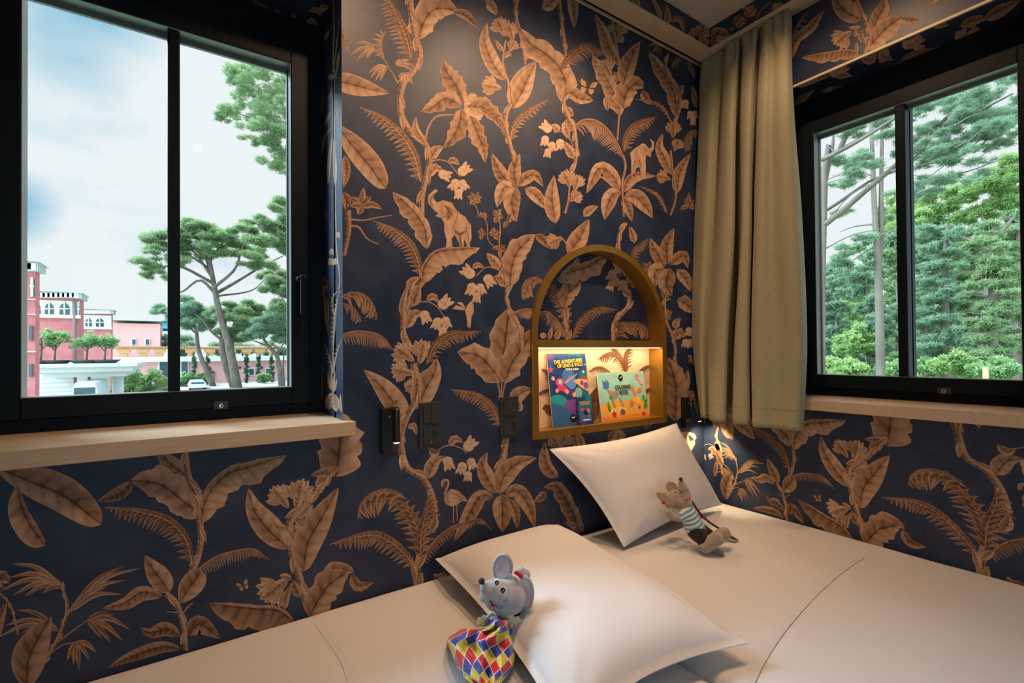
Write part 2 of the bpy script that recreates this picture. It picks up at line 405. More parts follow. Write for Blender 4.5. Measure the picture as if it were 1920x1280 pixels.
def clip(poly, axis, val, keep):
    o = []; n = len(poly)
    for i in range(n):
        a, b = poly[i], poly[(i+1) % n]; da = (a[0][axis]-val)*keep; db = (b[0][axis]-val)*keep
        if da >= 0: o.append(a)
        if (da >= 0) != (db >= 0):
            t = da/(da-db); o.append((a[0].lerp(b[0], t), (a[1][0]+(b[1][0]-a[1][0])*t, a[1][1]+(b[1][1]-a[1][1])*t)))
    return o
def levels(pr):
    """printing order -> a few thin layers: a motif lies above the earlier ones it overlaps"""
    if getattr(pr, 'lev', None): return pr.lev
    import bisect
    box = {}; mx = {}
    for (vs, tone, mi, cur) in pr.q:
        k = bisect.bisect_right(pr.base, cur)-1; mx[k] = max(mx.get(k, 1), cur-pr.base[k]); xs = [p[0].x for p in vs]; ys = [p[0].y for p in vs]; b = box.get(k)
        n = (min(xs), min(ys), max(xs), max(ys)); box[k] = n if b is None else (min(b[0], n[0]), min(b[1], n[1]), max(b[2], n[2]), max(b[3], n[3]))
    lv = {}
    for k in sorted(box):
        b = box[k]; used = {lv[j] for j in lv if box[j][0] < b[2] and box[j][2] > b[0] and box[j][1] < b[3] and box[j][3] > b[1]}
        q = 0
        while q in used: q += 1
        lv[k] = max(used)+1 if used and max(used) < 9 else q
    def f(cur):
        k = bisect.bisect_right(pr.base, cur)-1
        return lv[k]*9+(cur-pr.base[k])*min(1.0, 8.0/mx[k])
    pr.lev = f; return f
def lay(mb, pr, conv, rects, place, step=7e-6, off0=6e-5, drop=None, matid=(1, 2), shift=(0, 0)):
    """conv: crop pixel -> wall (s, z); rects clip in wall space; place: (s, z, lift) -> world"""
    LV_ = levels(pr)
    for (vs, tone, mi, cur) in pr.q:
        cur = LV_(cur); P = []
        for (p, uv) in vs:
            q = conv(p); P.append((Vector((q[0]+shift[0], q[1]+shift[1])), uv))
        if drop and drop(sum((p[0] for p in P), Vector((0, 0)))/len(P)): continue
        lo = [min(p[0][k] for p in P) for k in (0, 1)]; hi = [max(p[0][k] for p in P) for k in (0, 1)]
        for (s0, s1, z0, z1) in rects:
            if hi[0] <= s0 or lo[0] >= s1 or hi[1] <= z0 or lo[1] >= z1: continue
            Q = P
            if lo[0] < s0: Q = clip(Q, 0, s0, 1)
            if Q and hi[0] > s1: Q = clip(Q, 0, s1, -1)
            if Q and lo[1] < z0: Q = clip(Q, 1, z0, 1)
            if Q and hi[1] > z1: Q = clip(Q, 1, z1, -1)
            if len(Q) < 3: continue
            mb.add([place(p[0].x, p[0].y, off0+cur*step) for p in Q], [tuple(range(len(Q)))], matid[mi], False, [p[1] for p in Q], tone)
# ---- printed motifs, measured on the photograph and laid onto the wall planes ----
WALL_A = '''
@ 600 0 3.2
T 9 .5 150,270 130,170 205,235 180,320 100,300 90,220
L 60 62 n .60 40,480 140,492 260,525 416,560
L 80 66 o .60 90,740 200,880 300,1000 392,1132
L 26 26 n .5 150,930 158,1040 140,1132
F 15 115 42 62 .52 548,350 520,235 470,110 395,-30
L 92 66 b .66 590,235 620,140 690,55 830,62
L 34 22 n .42 800,72 870,95 950,172
V 40 .50 540,-60 545,60 575,230 600,330 555,430 500,500 480,600 492,700 560,810 622,850 660,940 640,1050 612,1180 610,1300
L 32 20 n .6 640,870 580,780 575,695
S 10 6 .5 470,500 430,430 380,350 310,290
T 11 .6 330,290 205,262 178,335 215,370 245,350 275,355
T 11 .6 400,395 290,440 300,470 330,490 360,488 385,440
T 10 .6 455,390 480,350 545,360 570,400 560,430
T 11 .58 510,440 470,470 490,500 520,500 560,510 555,470
F 7 75 20 60 .62 385,350 360,290 370,230 400,190
F 18 96 40 62 .52 606,1090 565,930 480,800 370,705 238,642
S 16 12 .5 636,850 650,770 700,700 800,690
L 60 56 d .42 860,620 820,520 760,430 740,352
L 55 52 d .46 850,640 760,590 680,640 604,672
L 62 50 d .44 850,650 830,760 790,830 745,888
L 44 50 d .46 900,690 940,790 975,880 992,975
L 60 30 d .46 880,640 980,650 1050,710 1110,790
F 9 50 34 40 .40 960,650 1030,690 1090,750 1130,855
G 20 40 .62 880,600 920,590 950,620 900,650 940,680 890,700 960,600
L 34 34 n .58 662,960 690,905 745,878
S 9 6 .55 660,975 700,960 760,968 800,1010 840,1060
L 36 26 n .62 648,1062 690,1010 740,1030
L 22 20 n .55 765,975 800,962 838,990
B 86 -20 .85 750,1050
B 92 40 .85 866,1018
B 84 -120 .85 806,1110
B 80 -60 .85 858,1112
B 70 -95 .85 830,1165
L 46 48 n .58 1112,482 1040,385 988,250 1003,132
C 120 110 .62 1090,175
C 110 100 .66 1150,205
C 80 60 .60 1150,285
L 14 14 n .6 1100,310 1070,270 1052,235
L 16 16 n .6 1100,350 1130,320 1150,340
C 125 165 .62 1045,520
S 16 12 .54 1145,620 1130,490 1100,380 1115,240
L 60 66 n .60 1148,642 1190,530 1235,440 1300,366
V 26 .52 1140,620 1115,700 1118,780 1150,900 1165,970
F 12 62 24 60 .52 1145,850 1158,770 1205,700 1290,640 1370,600
L 42 40 n .44 1165,1120 1100,1060 1060,990 1030,918
L 40 42 n .46 1180,1120 1165,1040 1175,980 1200,920
L 34 40 n .48 1185,1120 1230,1070 1290,1050 1340,1120
L 34 44 n .62 1160,1130 1110,1120 1080,1180 1062,1245
L 52 52 n .52 1180,1120 1150,1200 1160,1280 1180,1330
L 40 36 n .60 1230,1130 1290,1170 1370,1262
T 15 .40 925,1210 878,1180 905,1150 950,1148 972,1180 965,1215 900,1230
S 7 6 .45 925,1220 945,1260 950,1300
T 22 .45 250,1240 172,1185 262,1120 310,1180 375,1255 230,1290 180,1240
L 30 30 n .40 140,1150 160,1210 150,1260
L 66 34 b .58 644,1490 632,1380 580,1290 510,1215 435,1152
C 70 -60 .6 1010,-20
L 30 30 n .62 1000,10 1030,40 1062,92
V 22 .52 1190,-30 1172,60 1185,140 1215,260 1232,385
@ 960 0 3.2
L 75 62 b .60 304,612 322,500 280,400 200,322 110,262 42,165
L 62 52 n .60 0,650 55,560 95,470 146,372
L 40 40 n .62 180,55 230,20 280,-50
V 24 .50 278,-30 296,120 312,250 318,340 300,420
L 34 30 n .60 350,-60 366,60 373,174
F 17 98 30 64 .50 300,425 340,345 430,275 500,288 555,325
L 46 36 n .60 648,392 590,300 545,180 496,80
L 16 16 n .6 620,190 590,170 572,150
C 90 60 .66 650,190
C 60 30 .62 640,240
S 18 10 .54 600,130 632,320 660,480 660,600 642,700 632,840
L 58 44 n .62 668,515 690,420 725,330 769,246
L 50 42 b .58 652,692 620,580 560,460 480,330
C 120 115 .66 575,420
L 14 14 n .6 610,430 630,460 630,500
L 66 52 b .60 665,650 685,560 740,505 790,530
L 26 26 n .38 785,540 800,590 842,628
L 14 14 n .6 575,570 560,610 570,664
L 8 8 n .6 580,570 585,620 575,664
F 12 26 26 50 .50 962,742 905,650 835,612 736,596
U 110 12 455,525
L 46 30 b .52 305,600 340,555 400,590 490,605
L 22 22 n .55 325,640 345,670 370,700
L 26 26 n .6 320,720 325,790 350,840
L 20 20 n .6 365,790 345,760 330,700
V 26 .50 305,610 330,690 370,770 385,900 372,1000 342,1055
S 6 5 .55 250,795 300,792 345,830 372,905
B 84 140 .85 205,762
B 70 -95 .85 198,845
B 66 -85 .85 240,880
B 62 -100 .85 214,918
B 72 -80 .85 290,866
L 24 22 n .6 285,792 260,760 235,748
L 30 26 n .58 370,955 345,900 310,845
F 27 116 8 82 .58 362,775 420,722 500,722 580,780 640,872 668,940
F 15 82 34 62 .48 672,912 690,820 750,745 868,700
L 16 50 n .54 668,1155 700,1070 770,1042 865,1055
L 56 40 n .58 645,1140 600,1050 520,1012 445,1162
L 46 46 n .60 655,1152 600,1170 570,1240 556,1320
L 30 30 n .5 665,1180 700,1260 720,1330
L 50 44 n .60 672,1180 740,1180 800,1240 845,1310
S 14 12 .54 665,930 680,1000 660,1100 664,1200 670,1300
S 6 4 .5 690,1150 720,1150 730,1180
F 13 24 24 50 .50 930,1278 880,1180 820,1140 762,1118
L 46 40 b .58 990,702 972,560 905,440 820,310
V 20 .50 935,320 920,430 1000,560 990,700 960,760
T 7 .5 880,270 845,320 860,300 900,340 870,330 815,280
T 12 .45 985,360 960,420 990,410 1025,370 1000,350
T 12 .45 1075,400 1095,470 1060,430 1040,380
L 20 20 n .62 1015,575 1010,540 1035,508
L 22 22 n .55 1110,650 1100,590 1078,510
B 60 -100 .85 1040,625
B 56 -90 .85 1070,690
B 56 -80 .85 1098,690
B 50 -95 .85 1086,730
F 8 60 30 60 .5 1130,790 1080,800 1050,850 1045,915
C 100 85 .60 968,790
C 80 60 .58 985,880
L 36 34 n .58 962,1048 920,960 885,880 904,798
L 38 34 n .58 988,1162 1000,1060 1030,985 1074,918
C 90 160 .58 920,1065
S 14 12 .52 950,900 965,1040 982,1180 950,1290
T 14 .45 1060,1240 1010,1260 1030,1190 1060,1150 1095,1200 1110,1260
L 50 46 n .60 262,1340 240,1200 252,1050
C 110 110 .64 335,1085
C 100 70 .66 385,1110
C 90 30 .62 370,1190
S 16 10 .54 320,1280 340,1200 345,1120
L 30 24 n .6 430,1300 470,1260 518,1236
@ 600 400 3.2
S 14 6 .45 150,34 260,42 330,28 430,12
S 16 7 .45 160,78 230,82 280,150 352,186
S 34 22 .42 168,-20 172,100 145,252
F 18 92 34 64 .50 602,375 590,290 540,180 440,100 318,42
L 14 96 b .58 612,420 624,320 700,232 820,215 960,205
V 36 .52 615,410 560,480 508,580 498,690 520,760 545,810
L 30 24 n .6 548,470 545,420 605,378
L 40 34 n .5 555,560 575,500 600,430
L 20 20 n .6 500,620 492,560 528,420
S 9 6 .55 520,600 560,545 640,530 700,560 745,620
L 24 20 n .6 640,522 680,498 712,538
L 40 34 n .6 520,690 560,610 630,600
B 100 40 .85 750,535
B 88 -70 .85 632,622
B 84 -110 .85 702,662
B 80 -75 .85 757,655
B 68 -95 .85 738,708
F 9 110 20 70 .55 120,500 200,478 270,500 320,560 345,640
F 6 80 12 60 .45 130,540 190,560 230,610 250,650
F 24 105 10 72 .56 110,735 210,708 310,715 380,745 436,815
C 150 140 .66 520,850
C 150 75 .68 610,850
C 140 165 .66 510,950
C 90 175 .6 560,1035
L 18 18 n .6 560,960 560,920 545,900
L 20 20 n .6 605,1000 625,980 640,950
F 17 88 34 62 .48 640,905 690,790 780,725 880,715 968,705
L 84 66 n .58 580,1175 640,1040 690,950 700,865
V 42 .52 560,900 592,1030 572,1130 520,1220 480,1330
L 60 76 n .60 485,1290 470,1190 400,1080 330,1000 262,938
L 90 104 b .54 1100,1010 1102,850 1118,700 1138,562
L 84 66 b .60 1085,1010 1030,930 945,850 822,832
L 76 66 b .56 1110,1015 1150,900 1220,800 1290,690
S 9 9 .6 1050,960 1075,1060 1075,1120
S 9 9 .6 1092,980 1085,1110
S 9 9 .6 1118,990 1100,1060 1095,1110
V 22 .56 1148,430 1118,500 1140,580 1195,690 1210,830
L 66 60 b .60 1140,436 1150,320 1190,220 1290,125
S 8 6 .55 1132,412 1080,345 1000,322 935,375
L 18 18 n .6 915,330 945,308 985,325
L 38 30 n .58 1122,445 1090,390 1035,382
B 98 140 .85 888,352
B 90 -60 .85 1015,405
B 88 -105 .85 908,456
B 80 -70 .85 964,456
B 70 -95 .85 940,505
L 34 30 n .58 1078,338 1050,290 998,236
S 8 7 .42 960,-10 1000,60 1008,160 1062,212
T 13 .36 970,125 945,110 965,85 995,120 965,160
T 13 .36 985,20 950,10 985,-10 1000,30
T 16 .40 1060,20 1040,-20 1085,-30 1100,30 1050,60
T 15 .36 1040,130 1010,120 1040,80 1080,110 1070,160
T 14 .40 1125,50 1100,90 1160,40 1150,0
T 13 .36 1080,215 1030,215 1060,190 1110,190 1120,230 1080,270
S 10 8 .48 1070,0 1080,100 1075,210 1110,400
F 8 90 18 70 .5 1320,390 1260,395 1220,440 1212,520
F 12 60 8 70 .56 1150,600 1210,578 1290,590
F 17 84 30 62 .50 1085,1285 1040,1170 940,1090 782,1055
L 46 44 n .6 1150,1140 1200,1080 1275,1050
L 20 20 n .6 1190,1190 1200,1160 1195,1120
@ 600 760 3.2
L 118 128 b .57 92,425 108,330 122,200 128,40
L 30 30 n .5 100,380 20,400 -60,420
V 34 .54 100,372 50,430 -5,520
V 44 .52 470,-30 462,80 482,230 520,370 600,420 642,470 672,540 692,640
S 26 18 .56 575,-30 520,90 490,200 500,290
L 20 20 n .6 525,140 560,120 584,182
S 9 7 .55 645,430 645,350 690,280 770,240 850,258 880,290
L 26 22 n .6 775,245 810,200 862,222
L 26 22 n .6 650,255 690,290 722,252
L 46 36 n .6 642,440 690,340 752,308
B 100 50 .85 900,232
B 92 -75 .85 770,348
B 86 -105 .85 850,378
B 80 -70 .85 910,350
B 70 -95 .85 888,425
V 34 .52 1120,190 1105,280 1062,400
L 46 50 n .54 1060,525 1000,430 975,350 1006,280
L 60 60 n .56 1074,530 1100,430 1180,350 1300,312
L 46 50 n .54 1110,540 1180,510 1250,600 1290,730
L 62 60 n .54 1092,530 1095,640 1095,760
L 50 44 n .50 1040,545 960,545 890,660 805,815
L 30 30 n .45 1130,560 1170,630 1185,740
F 11 130 80 62 .48 600,910 596,780 550,660 470,570 400,540
F 7 150 36 72 .54 520,560 420,520 320,540 250,600 225,680
F 10 40 110 62 .50 602,900 610,760 640,640 650,560 640,500
L 26 26 n .52 660,760 690,700 690,640
F 19 108 44 62 .50 575,975 520,900 420,815 300,775 55,832
F 28 62 10 84 .48 608,945 680,820 780,735 900,690 970,685 1030,748
V 50 .50 590,1090 580,1000 600,890
L 74 46 b .56 -10,1230 40,1070 130,990 205,1000
L 28 38 n .38 190,1010 230,1080 322,1058
T 16 .5 700,1030 680,1018 770,1030
@ 600 0 1
P .60 220,356 215.6,354.7 203,365.6 202.5,375 208,387.5 215.6,395.3 222,400 215.6,404.7 228,409 233,419 233,434 237.5,450 236,462.5 239,466 248.4,464 247,447 253,440.6 261,456 262.5,467 269,465.6 270,447 276,462 276.6,472.5 283,472 281,456 284,447 283,422 272,406 262,400 247,380 231,375 223,378 219,379.7 212.5,372 214,364 220,359
L 8 9 o .46 234,384 242,396 238,414
L 5 6 n .46 250,430 262,440 276,430
L 3 3 n .44 262,440 263,455 266,467
L 4 5 n .50 215,362 206,376 214,392
K 1.4 232,386 240,392 238,404 228,408
K 1.2 250,384 258,398 254,416 247,432
K 1.2 262,438 264,452 265,464
K 1.1 272,425 278,440 278,456
@ 0 0 1
P .60 1217.8,259.4 1225.6,265.6 1226.6,278 1221,286 1220,295 1211.6,290.6 1210,300 1211,318 1210,331 1202,331 1199,312.5 1192.8,315.6 1191,323 1183.4,325 1183.4,300 1181,287.5 1188,279.7 1203.8,268.8 1210,270 1216,278 1221,276.6 1222,268.8
K 1.1 1206,274 1211,282 1207,292 1203,286
K 1 1199,300 1201,312 1203,328
K 1 1190,300 1188,312 1188,322
S 4.6 5 .66 830,912 831,903 836,899 841,903 838,914 834,926 838,942
L 2.6 2.6 n .66 836,898 830,903 828,914
P .60 836,926 846,916 860,920 872,932 877,940 866,939 856,947 846,949 836,945 832,936
K .8 842,921 852,924 862,931
K .8 860,938 868,934 874,936
K .8 845,925 856,928 868,937
K .8 848,932 858,936
S 1.6 1.4 .7 850,947 850,980
S 1.6 1.4 .7 856,946 857,976
P .62 876,572 883,564 888,570 889,584 884,594 882,616 876,612 875,594 872,584
P .66 874,582 847,579 855,572 868,576
P .66 875,580 856,567 866,566
K 1 876,600 880,615
U 24 -22 456,1098
@ 0 853 3
L 108 96 o .55 -40,60 150,140 360,230 570,390
L 30 96 o .50 100,165 125,300 190,420 255,510
L 56 50 n .5 1055,115 960,50 880,-40
L 84 100 b .56 1132,340 1020,250 900,165 735,140
L 34 44 n .36 745,150 680,215 545,262
V 40 .54 1035,-40 1060,120 1110,230 1122,350 1130,480 1105,600 1060,680
L 22 18 n .6 1120,330 1110,260 1072,210
L 30 100 b .58 1130,380 1160,240 1270,110 1420,60 1612,0
F 20 118 40 64 .42 1085,610 1045,470 950,370 800,320 590,292
F 28 70 12 84 .56 1105,650 1200,582 1320,540 1430,530 1515,588
L 62 66 n .54 955,772 905,700 860,640 816,562
L 62 66 o .54 1010,835 1060,750 1105,690 1128,640
L 50 36 n .52 915,790 800,770 700,830 572,862
V 34 .54 930,780 990,830 1030,950 1045,1100
S 7 5 .6 1000,885 960,880 938,880
S 9 8 .6 1030,890 1060,850 1085,832
L 40 40 n .34 1015,1015 930,975 850,1000 782,968
L 50 56 n .36 1060,1015 1120,950 1240,1030
L 36 36 n .36 1015,1085 900,1080 720,1140 600,1200
L 66 84 n .58 1622,525 1500,410 1425,300 1398,185
L 84 76 n .56 1705,655 1730,500 1810,350 1905,182
C 150 125 .68 1590,250
C 170 75 .70 1680,240
C 110 40 .66 1705,330
C 80 -40 .6 1680,380
L 26 26 n .62 1615,410 1570,405 1530,370
L 26 26 n .6 1640,450 1680,405 1712,410
V 44 .54 1880,40 1800,180 1700,280 1625,400 1645,560 1690,700 1725,860
L 20 20 n .6 1780,200 1800,140 1830,80
C 190 215 .64 1560,740
L 20 20 n .6 1640,700 1600,680 1570,678
L 20 20 n .55 1600,870 1610,800 1640,720
L 30 30 n .5 1690,800 1660,740 1650,700
L 120 20 b .48 1660,940 1560,870 1420,860 1172,832
L 76 76 b .52 1740,905 1800,800 1850,730 1960,650
V 22 .52 140,1290 250,1160 335,1010 378,860 345,730 300,690
T 15 .52 350,740 60,612 45,690 -10,770 70,790 135,795 240,775
T 15 .52 385,885 700,620 795,634 716,700 600,742 692,782
T 14 .48 335,990 80,870 20,960 -20,1030 120,1000 180,960
S 9 6 .5 330,1050 420,980 500,925
T 16 .45 490,930 640,900 735,982 690,1042 625,1055 570,1032
S 9 6 .5 240,1160 340,1075 440,1048
T 15 .45 430,1045 545,1110 505,1155 448,1215 412,1180 375,1158
L 96 96 n .44 150,1300 160,1150 215,1030 292,905
L 50 50 n .44 -40,720 20,690 55,720
V 14 .5 -20,760 60,850 100,1010
L 40 40 n .4 -60,1100 -20,960 40,820
@ 960 430 3.047
L 26 24 n .36 130,30 175,60 217,112
F 8 90 20 70 .50 180,300 130,280 80,320 62,400
F 14 64 8 80 .56 0,490 60,458 120,460 180,500
L 56 50 n .58 320,140 380,60 440,-60
C 100 200 .6 255,60
S 10 8 .55 270,40 320,90 345,140
V 24 .54 650,-40 610,40 612,130
L 22 22 n .56 700,80 690,30 670,-20
F 11 52 24 60 .46 690,200 705,120 782,50
T 14 .40 775,230 745,190 790,180 795,240 760,250
L 40 34 n .52 878,210 820,120 790,48
L 40 38 n .52 890,200 885,100 925,-10
L 34 34 n .54 905,200 980,150 1005,222
L 42 46 n .6 875,225 820,240 815,335
L 50 50 n .50 900,220 880,320 915,380
L 34 34 n .6 940,230 990,280 1022,355
T 12 .42 870,400 850,330 885,350 910,400 860,440
T 10 .42 895,480 870,450 920,470 900,520 870,505
T 10 .42 800,400 790,440 812,400
V 17 .52 870,390 880,520 925,640 935,760 965,900
L 40 34 b .55 945,400 1000,430 1040,480
L 24 20 n .6 935,570 940,530 965,508
L 34 26 n .6 925,630 960,590 985,620
B 60 -95 .85 1010,585
B 56 -100 .85 990,650
B 56 -80 .85 1020,650
T 9 .4 1030,740 1000,720 1010,760 1040,780
L 64 66 b .48 930,1090 935,900 892,730
L 30 28 n .5 965,950 990,880 1005,798
L 40 40 b .5 930,1060 1010,960 1035,920
@ 1000 780 4.267
C 150 60 .6 230,210
C 140 120 .6 190,220
L 34 34 n .56 390,260 380,200 350,130
L 30 30 n .5 360,260 340,200 345,140
L 66 40 n .48 200,490 110,390 90,200
L 70 50 b .40 380,930 290,720 190,560 80,570
L 34 34 n .34 100,600 60,650 0,690
T 18 .44 380,930 400,860 350,890 240,850 300,900 330,850
C 130 90 .56 680,180
L 30 40 n .5 600,200 640,140 660,90
T 22 .4 920,60 860,80 900,110 960,60
P .72 1150,150 1170,130 1230,122 1290,140 1305,170 1290,195 1270,165 1240,150 1250,200 1290,190 1295,220 1270,270 1250,290 1200,250 1180,210
K 5 1225,150 1230,200 1245,230
K 4 1262,175 1275,195 1285,205
'''
# extra motifs printed right of the corner, read on the right wall itself (crop pixels on that wall)
WALL_B = '''
@ 1280 740 3
L 20 22 n .6 150,60 180,130 178,185
L 30 26 n .55 88,120 100,150 100,185
V 12 .6 205,130 190,240 215,300 210,380 235,470
L 34 40 n .55 240,100 255,180 280,255
L 36 34 n .58 285,130 350,190 405,250
L 22 16 n .6 215,330 195,290 185,260
B 40 140 .85 100,275
B 36 -95 .85 95,345
B 36 -85 .85 118,350
B 36 -60 .85 158,345
L 20 16 n .6 190,340 165,300 140,310
S 4 3 .6 110,290 150,275 185,300
L 20 18 n .58 225,400 205,350 185,310
T 10 .36 420,190 380,160 440,160 430,215
'''
LINTEL = '''
@ 1440 0 8
F 6 110 20 60 .5 330,620 420,420 520,260 640,130
L 76 70 b .56 330,900 380,680 480,540 640,420 840,150
L 60 20 b .56 300,1100 330,900 440,740
L 130 190 n .54 1400,280 1250,230 1080,90 960,-150
L 110 110 n .52 1560,480 1650,260 1740,100 1720,-120
L 130 150 b .52 1480,740 1640,560 1800,400 2040,230
L 60 90 n .40 2000,270 2120,300 2280,300
V 60 .52 1300,-60 1440,260 1500,420 1530,560 1450,790
C 330 215 .60 1150,540
L 30 30 n .62 1400,400 1300,420 1190,410
L 30 30 n .56 1300,560 1320,470 1350,420
L 60 40 n .44 1460,640 1400,540 1420,420
L 30 30 n .55 1330,800 1330,700 1332,630
L 130 20 b .48 1380,820 1200,760 900,800 500,860
S 16 12 .55 1080,760 1090,690
L 20 40 n .6 1880,540 1900,500 2000,520
S 50 40 .5 2280,0 2250,-100
L 80 60 b .5 2400,60 2600,-100 2900,-160
'''
SOFFIT_B = '''
@ 1280 0 3
L 16 24 n .5 620,600 660,560 740,505
L 30 24 n .5 640,490 720,450 830,425
B 80 20 .62 860,405
B 70 60 .62 905,395
L 20 16 n .6 860,440 900,425 958,425
L 12 12 n .5 780,515 840,500 918,485
L 24 24 n .55 1000,330 1060,340 1090,290
C 90 150 .55 1150,320
B 80 10 .62 1270,250
B 80 40 .62 1320,225
B 70 -20 .62 1330,270
L 14 14 n .5 1230,330 1330,290 1440,270
L 20 20 n .5 1400,150 1440,140 1500,140
L 26 30 n .44 1560,150 1650,110 1730,95
L 30 40 n .44 1700,110 1780,60 1900,0
B 90 20 .55 1570,200
B 80 50 .55 1640,180
L 12 12 n .45 1180,380 1300,320 1520,245
'''
SOFFIT_A = '''
@ 400 0 7.385
F 8 90 20 60 .45 850,200 740,110 650,50 540,-30
L 20 30 n .5 640,150 780,190 920,230
L 26 20 n .5 840,140 890,160 930,200
L 40 40 n .5 1090,290 1100,240 1115,190
L 30 36 n .5 1100,290 1180,330 1280,350
L 60 50 n .5 1290,370 1360,300 1440,410
L 40 40 n .52 1310,160 1420,130 1500,240
L 40 50 n .5 1460,180 1520,100 1620,110
L 20 20 n .5 200,10 300,40 400,50
'''
REVEAL = '''
@ 590 0 3.2
L 10 12 n .62 60,250 75,200 100,170
L 12 10 n .66 60,760 80,700 100,665
L 10 10 n .6 38,930 60,820 105,760
L 8 14 n .66 80,1110 85,960 105,820
L 8 14 n .64 122,1120 118,960 112,830
S 6 5 .6 118,430 120,600 118,760 122,900 125,1270
C 40 100 .6 100,470
L 6 8 n .6 80,600 95,560 100,520
F 9 16 6 60 .5 112,430 130,300 140,200 155,60
V 8 .6 112,0 116,160 112,380 130,470
L 8 8 n .6 150,300 140,380 132,450
L 6 6 n .45 36,700 48,600 50,480
T 8 .62 130,720 140,640 160,600 150,690 125,640
@ 590 400 3.2
S 8 7 .62 125,-10 128,100 130,200 150,400 140,460
B 40 -95 .7 100,230
B 46 -90 .7 95,290
B 44 -80 .7 125,290
B 40 -95 .7 140,130
F 7 20 12 60 .45 75,40 70,10 60,-20
L 16 16 n .42 45,500 60,400 80,470
L 14 14 n .42 60,480 70,560 78,720
F 12 26 14 62 .66 112,790 116,680 128,560 150,460
F 7 26 8 60 .62 115,600 105,530 125,480 165,470
F 9 22 6 64 .60 108,960 98,900 75,820 42,740
F 9 22 6 80 .66 115,960 125,880 145,800 168,740
S 7 6 .66 112,960 112,880 112,780
L 7 7 n .66 100,1060 85,1020 82,940
L 7 7 n .7 104,1070 100,1000 100,940
L 7 8 n .66 108,1070 115,1010 124,940
L 8 8 n .7 110,1080 124,1040 134,990
S 6 12 .5 46,900 44,1000 42,1120
L 26 26 o .62 108,1070 90,1120 85,1180
L 24 24 o .64 110,1075 122,1120 130,1190
L 8 10 n .66 160,1200 152,1130 156,1080
'''
ARCH_BACK = '''
@ 970 440 6.4
F 12 150 110 60 .42 620,1010 540,800 400,640 280,560
F 8 120 120 60 .46 600,1120 560,900 480,720 440,600
L 110 90 b .50 560,860 600,720 680,640 760,560
L 66 140 b .62 500,540 680,430 860,380 1080,240
V 50 .55 600,560 560,480 640,400 740,280
L 30 26 n .6 480,520 540,560 560,600
V 60 .50 610,1260 600,1080 560,900
F 26 150 20 78 .58 230,960 340,920 440,990 540,1110 620,1240
F 18 120 50 62 .46 660,1250 740,1060 880,930 1020,880 1200,900
V 60 .55 1160,1270 1160,1080 1240,960 1330,860 1350,720 1310,620 1340,500 1290,330
B 170 100 .66 1215,390
B 160 -110 .7 1132,490
B 130 -80 .7 1185,570
B 130 -110 .7 1120,610
B 150 -95 .7 1265,610
S 14 10 .6 1180,510 1260,485 1340,520
L 40 40 n .58 1250,440 1290,430 1320,520
L 60 44 n .58 1370,640 1410,560 1400,450
L 50 40 n .58 1350,740 1300,680 1260,640
F 9 190 60 70 .50 1170,1240 1260,1120 1400,1080 1520,1110 1640,1250
F 7 130 30 60 .44 1180,1090 1260,1060 1330,1080 1380,1160
L 36 36 n .4 1600,770 1590,830 1612,880
P .66 270,1200 290,1175 325,1172 345,1195 345,1225 320,1245 285,1240
K 6 290,1202 305,1208
K 6 318,1208 332,1202
K 5 300,1225 316,1226
L 30 30 n .6 380,1260 400,1160 410,1100
L 40 40 n .6 460,1260 490,1180 510,1120
'''
BOX_BACK = '''
@ 1000 640 7.53
F 14 130 90 62 .42 1310,440 1270,300 1180,160 1090,70
F 8 160 30 74 .46 1240,240 1120,170 1000,190 900,260
F 8 60 160 60 .40 1320,430 1300,300 1310,180 1360,80
F 18 130 20 78 .46 780,430 880,370 980,370 1100,440
F 14 110 40 62 .30 1440,540 1500,440 1580,370 1700,320
F 12 110 40 62 .30 60,760 130,720 230,690 300,760
F 9 90 40 60 .3 270,640 240,540 180,420 100,380
L 110 90 n .26 860,1150 840,1000 850,820 900,640
L 60 70 n .30 120,950 200,940 280,1080
F 10 90 50 62 .3 1560,760 1590,720 1650,680 1720,700
L 80 60 n .50 700,1100 720,900 760,640
'''
# ================================================================ the room
YA, XB = 1.500, 2.200                      # wall planes (back wall, right wall)
ZF, ZC = 0.0, 2.880                        # floor, ceiling
BZ_ = 2.757
XL, YF = -1.30, -2.20                      # walls behind and left of the photographer
WZ0, WZ1 = 1.060, 2.445                    # window reveals: underside of sill, soffit
WAX0, WAX1 = -0.445, 0.403                  # reveal of the left window
WBY0, WBY1 = 0.284, 1.130                  # reveal of the right window
FA, FB = 1.770, 2.372                      # window frame planes
TW, TH = 2.595, 1.89                       # wallpaper repeat
NX0, NX1, NZ0, NZ1 = 1.103, 1.892, 0.968, 1.350   # wall niche, outer edges of its box frame
NCX, NR, NSP = (NX0+NX1)/2, (NX1-NX0)/2, 1.362    # arch centre, radius, spring line

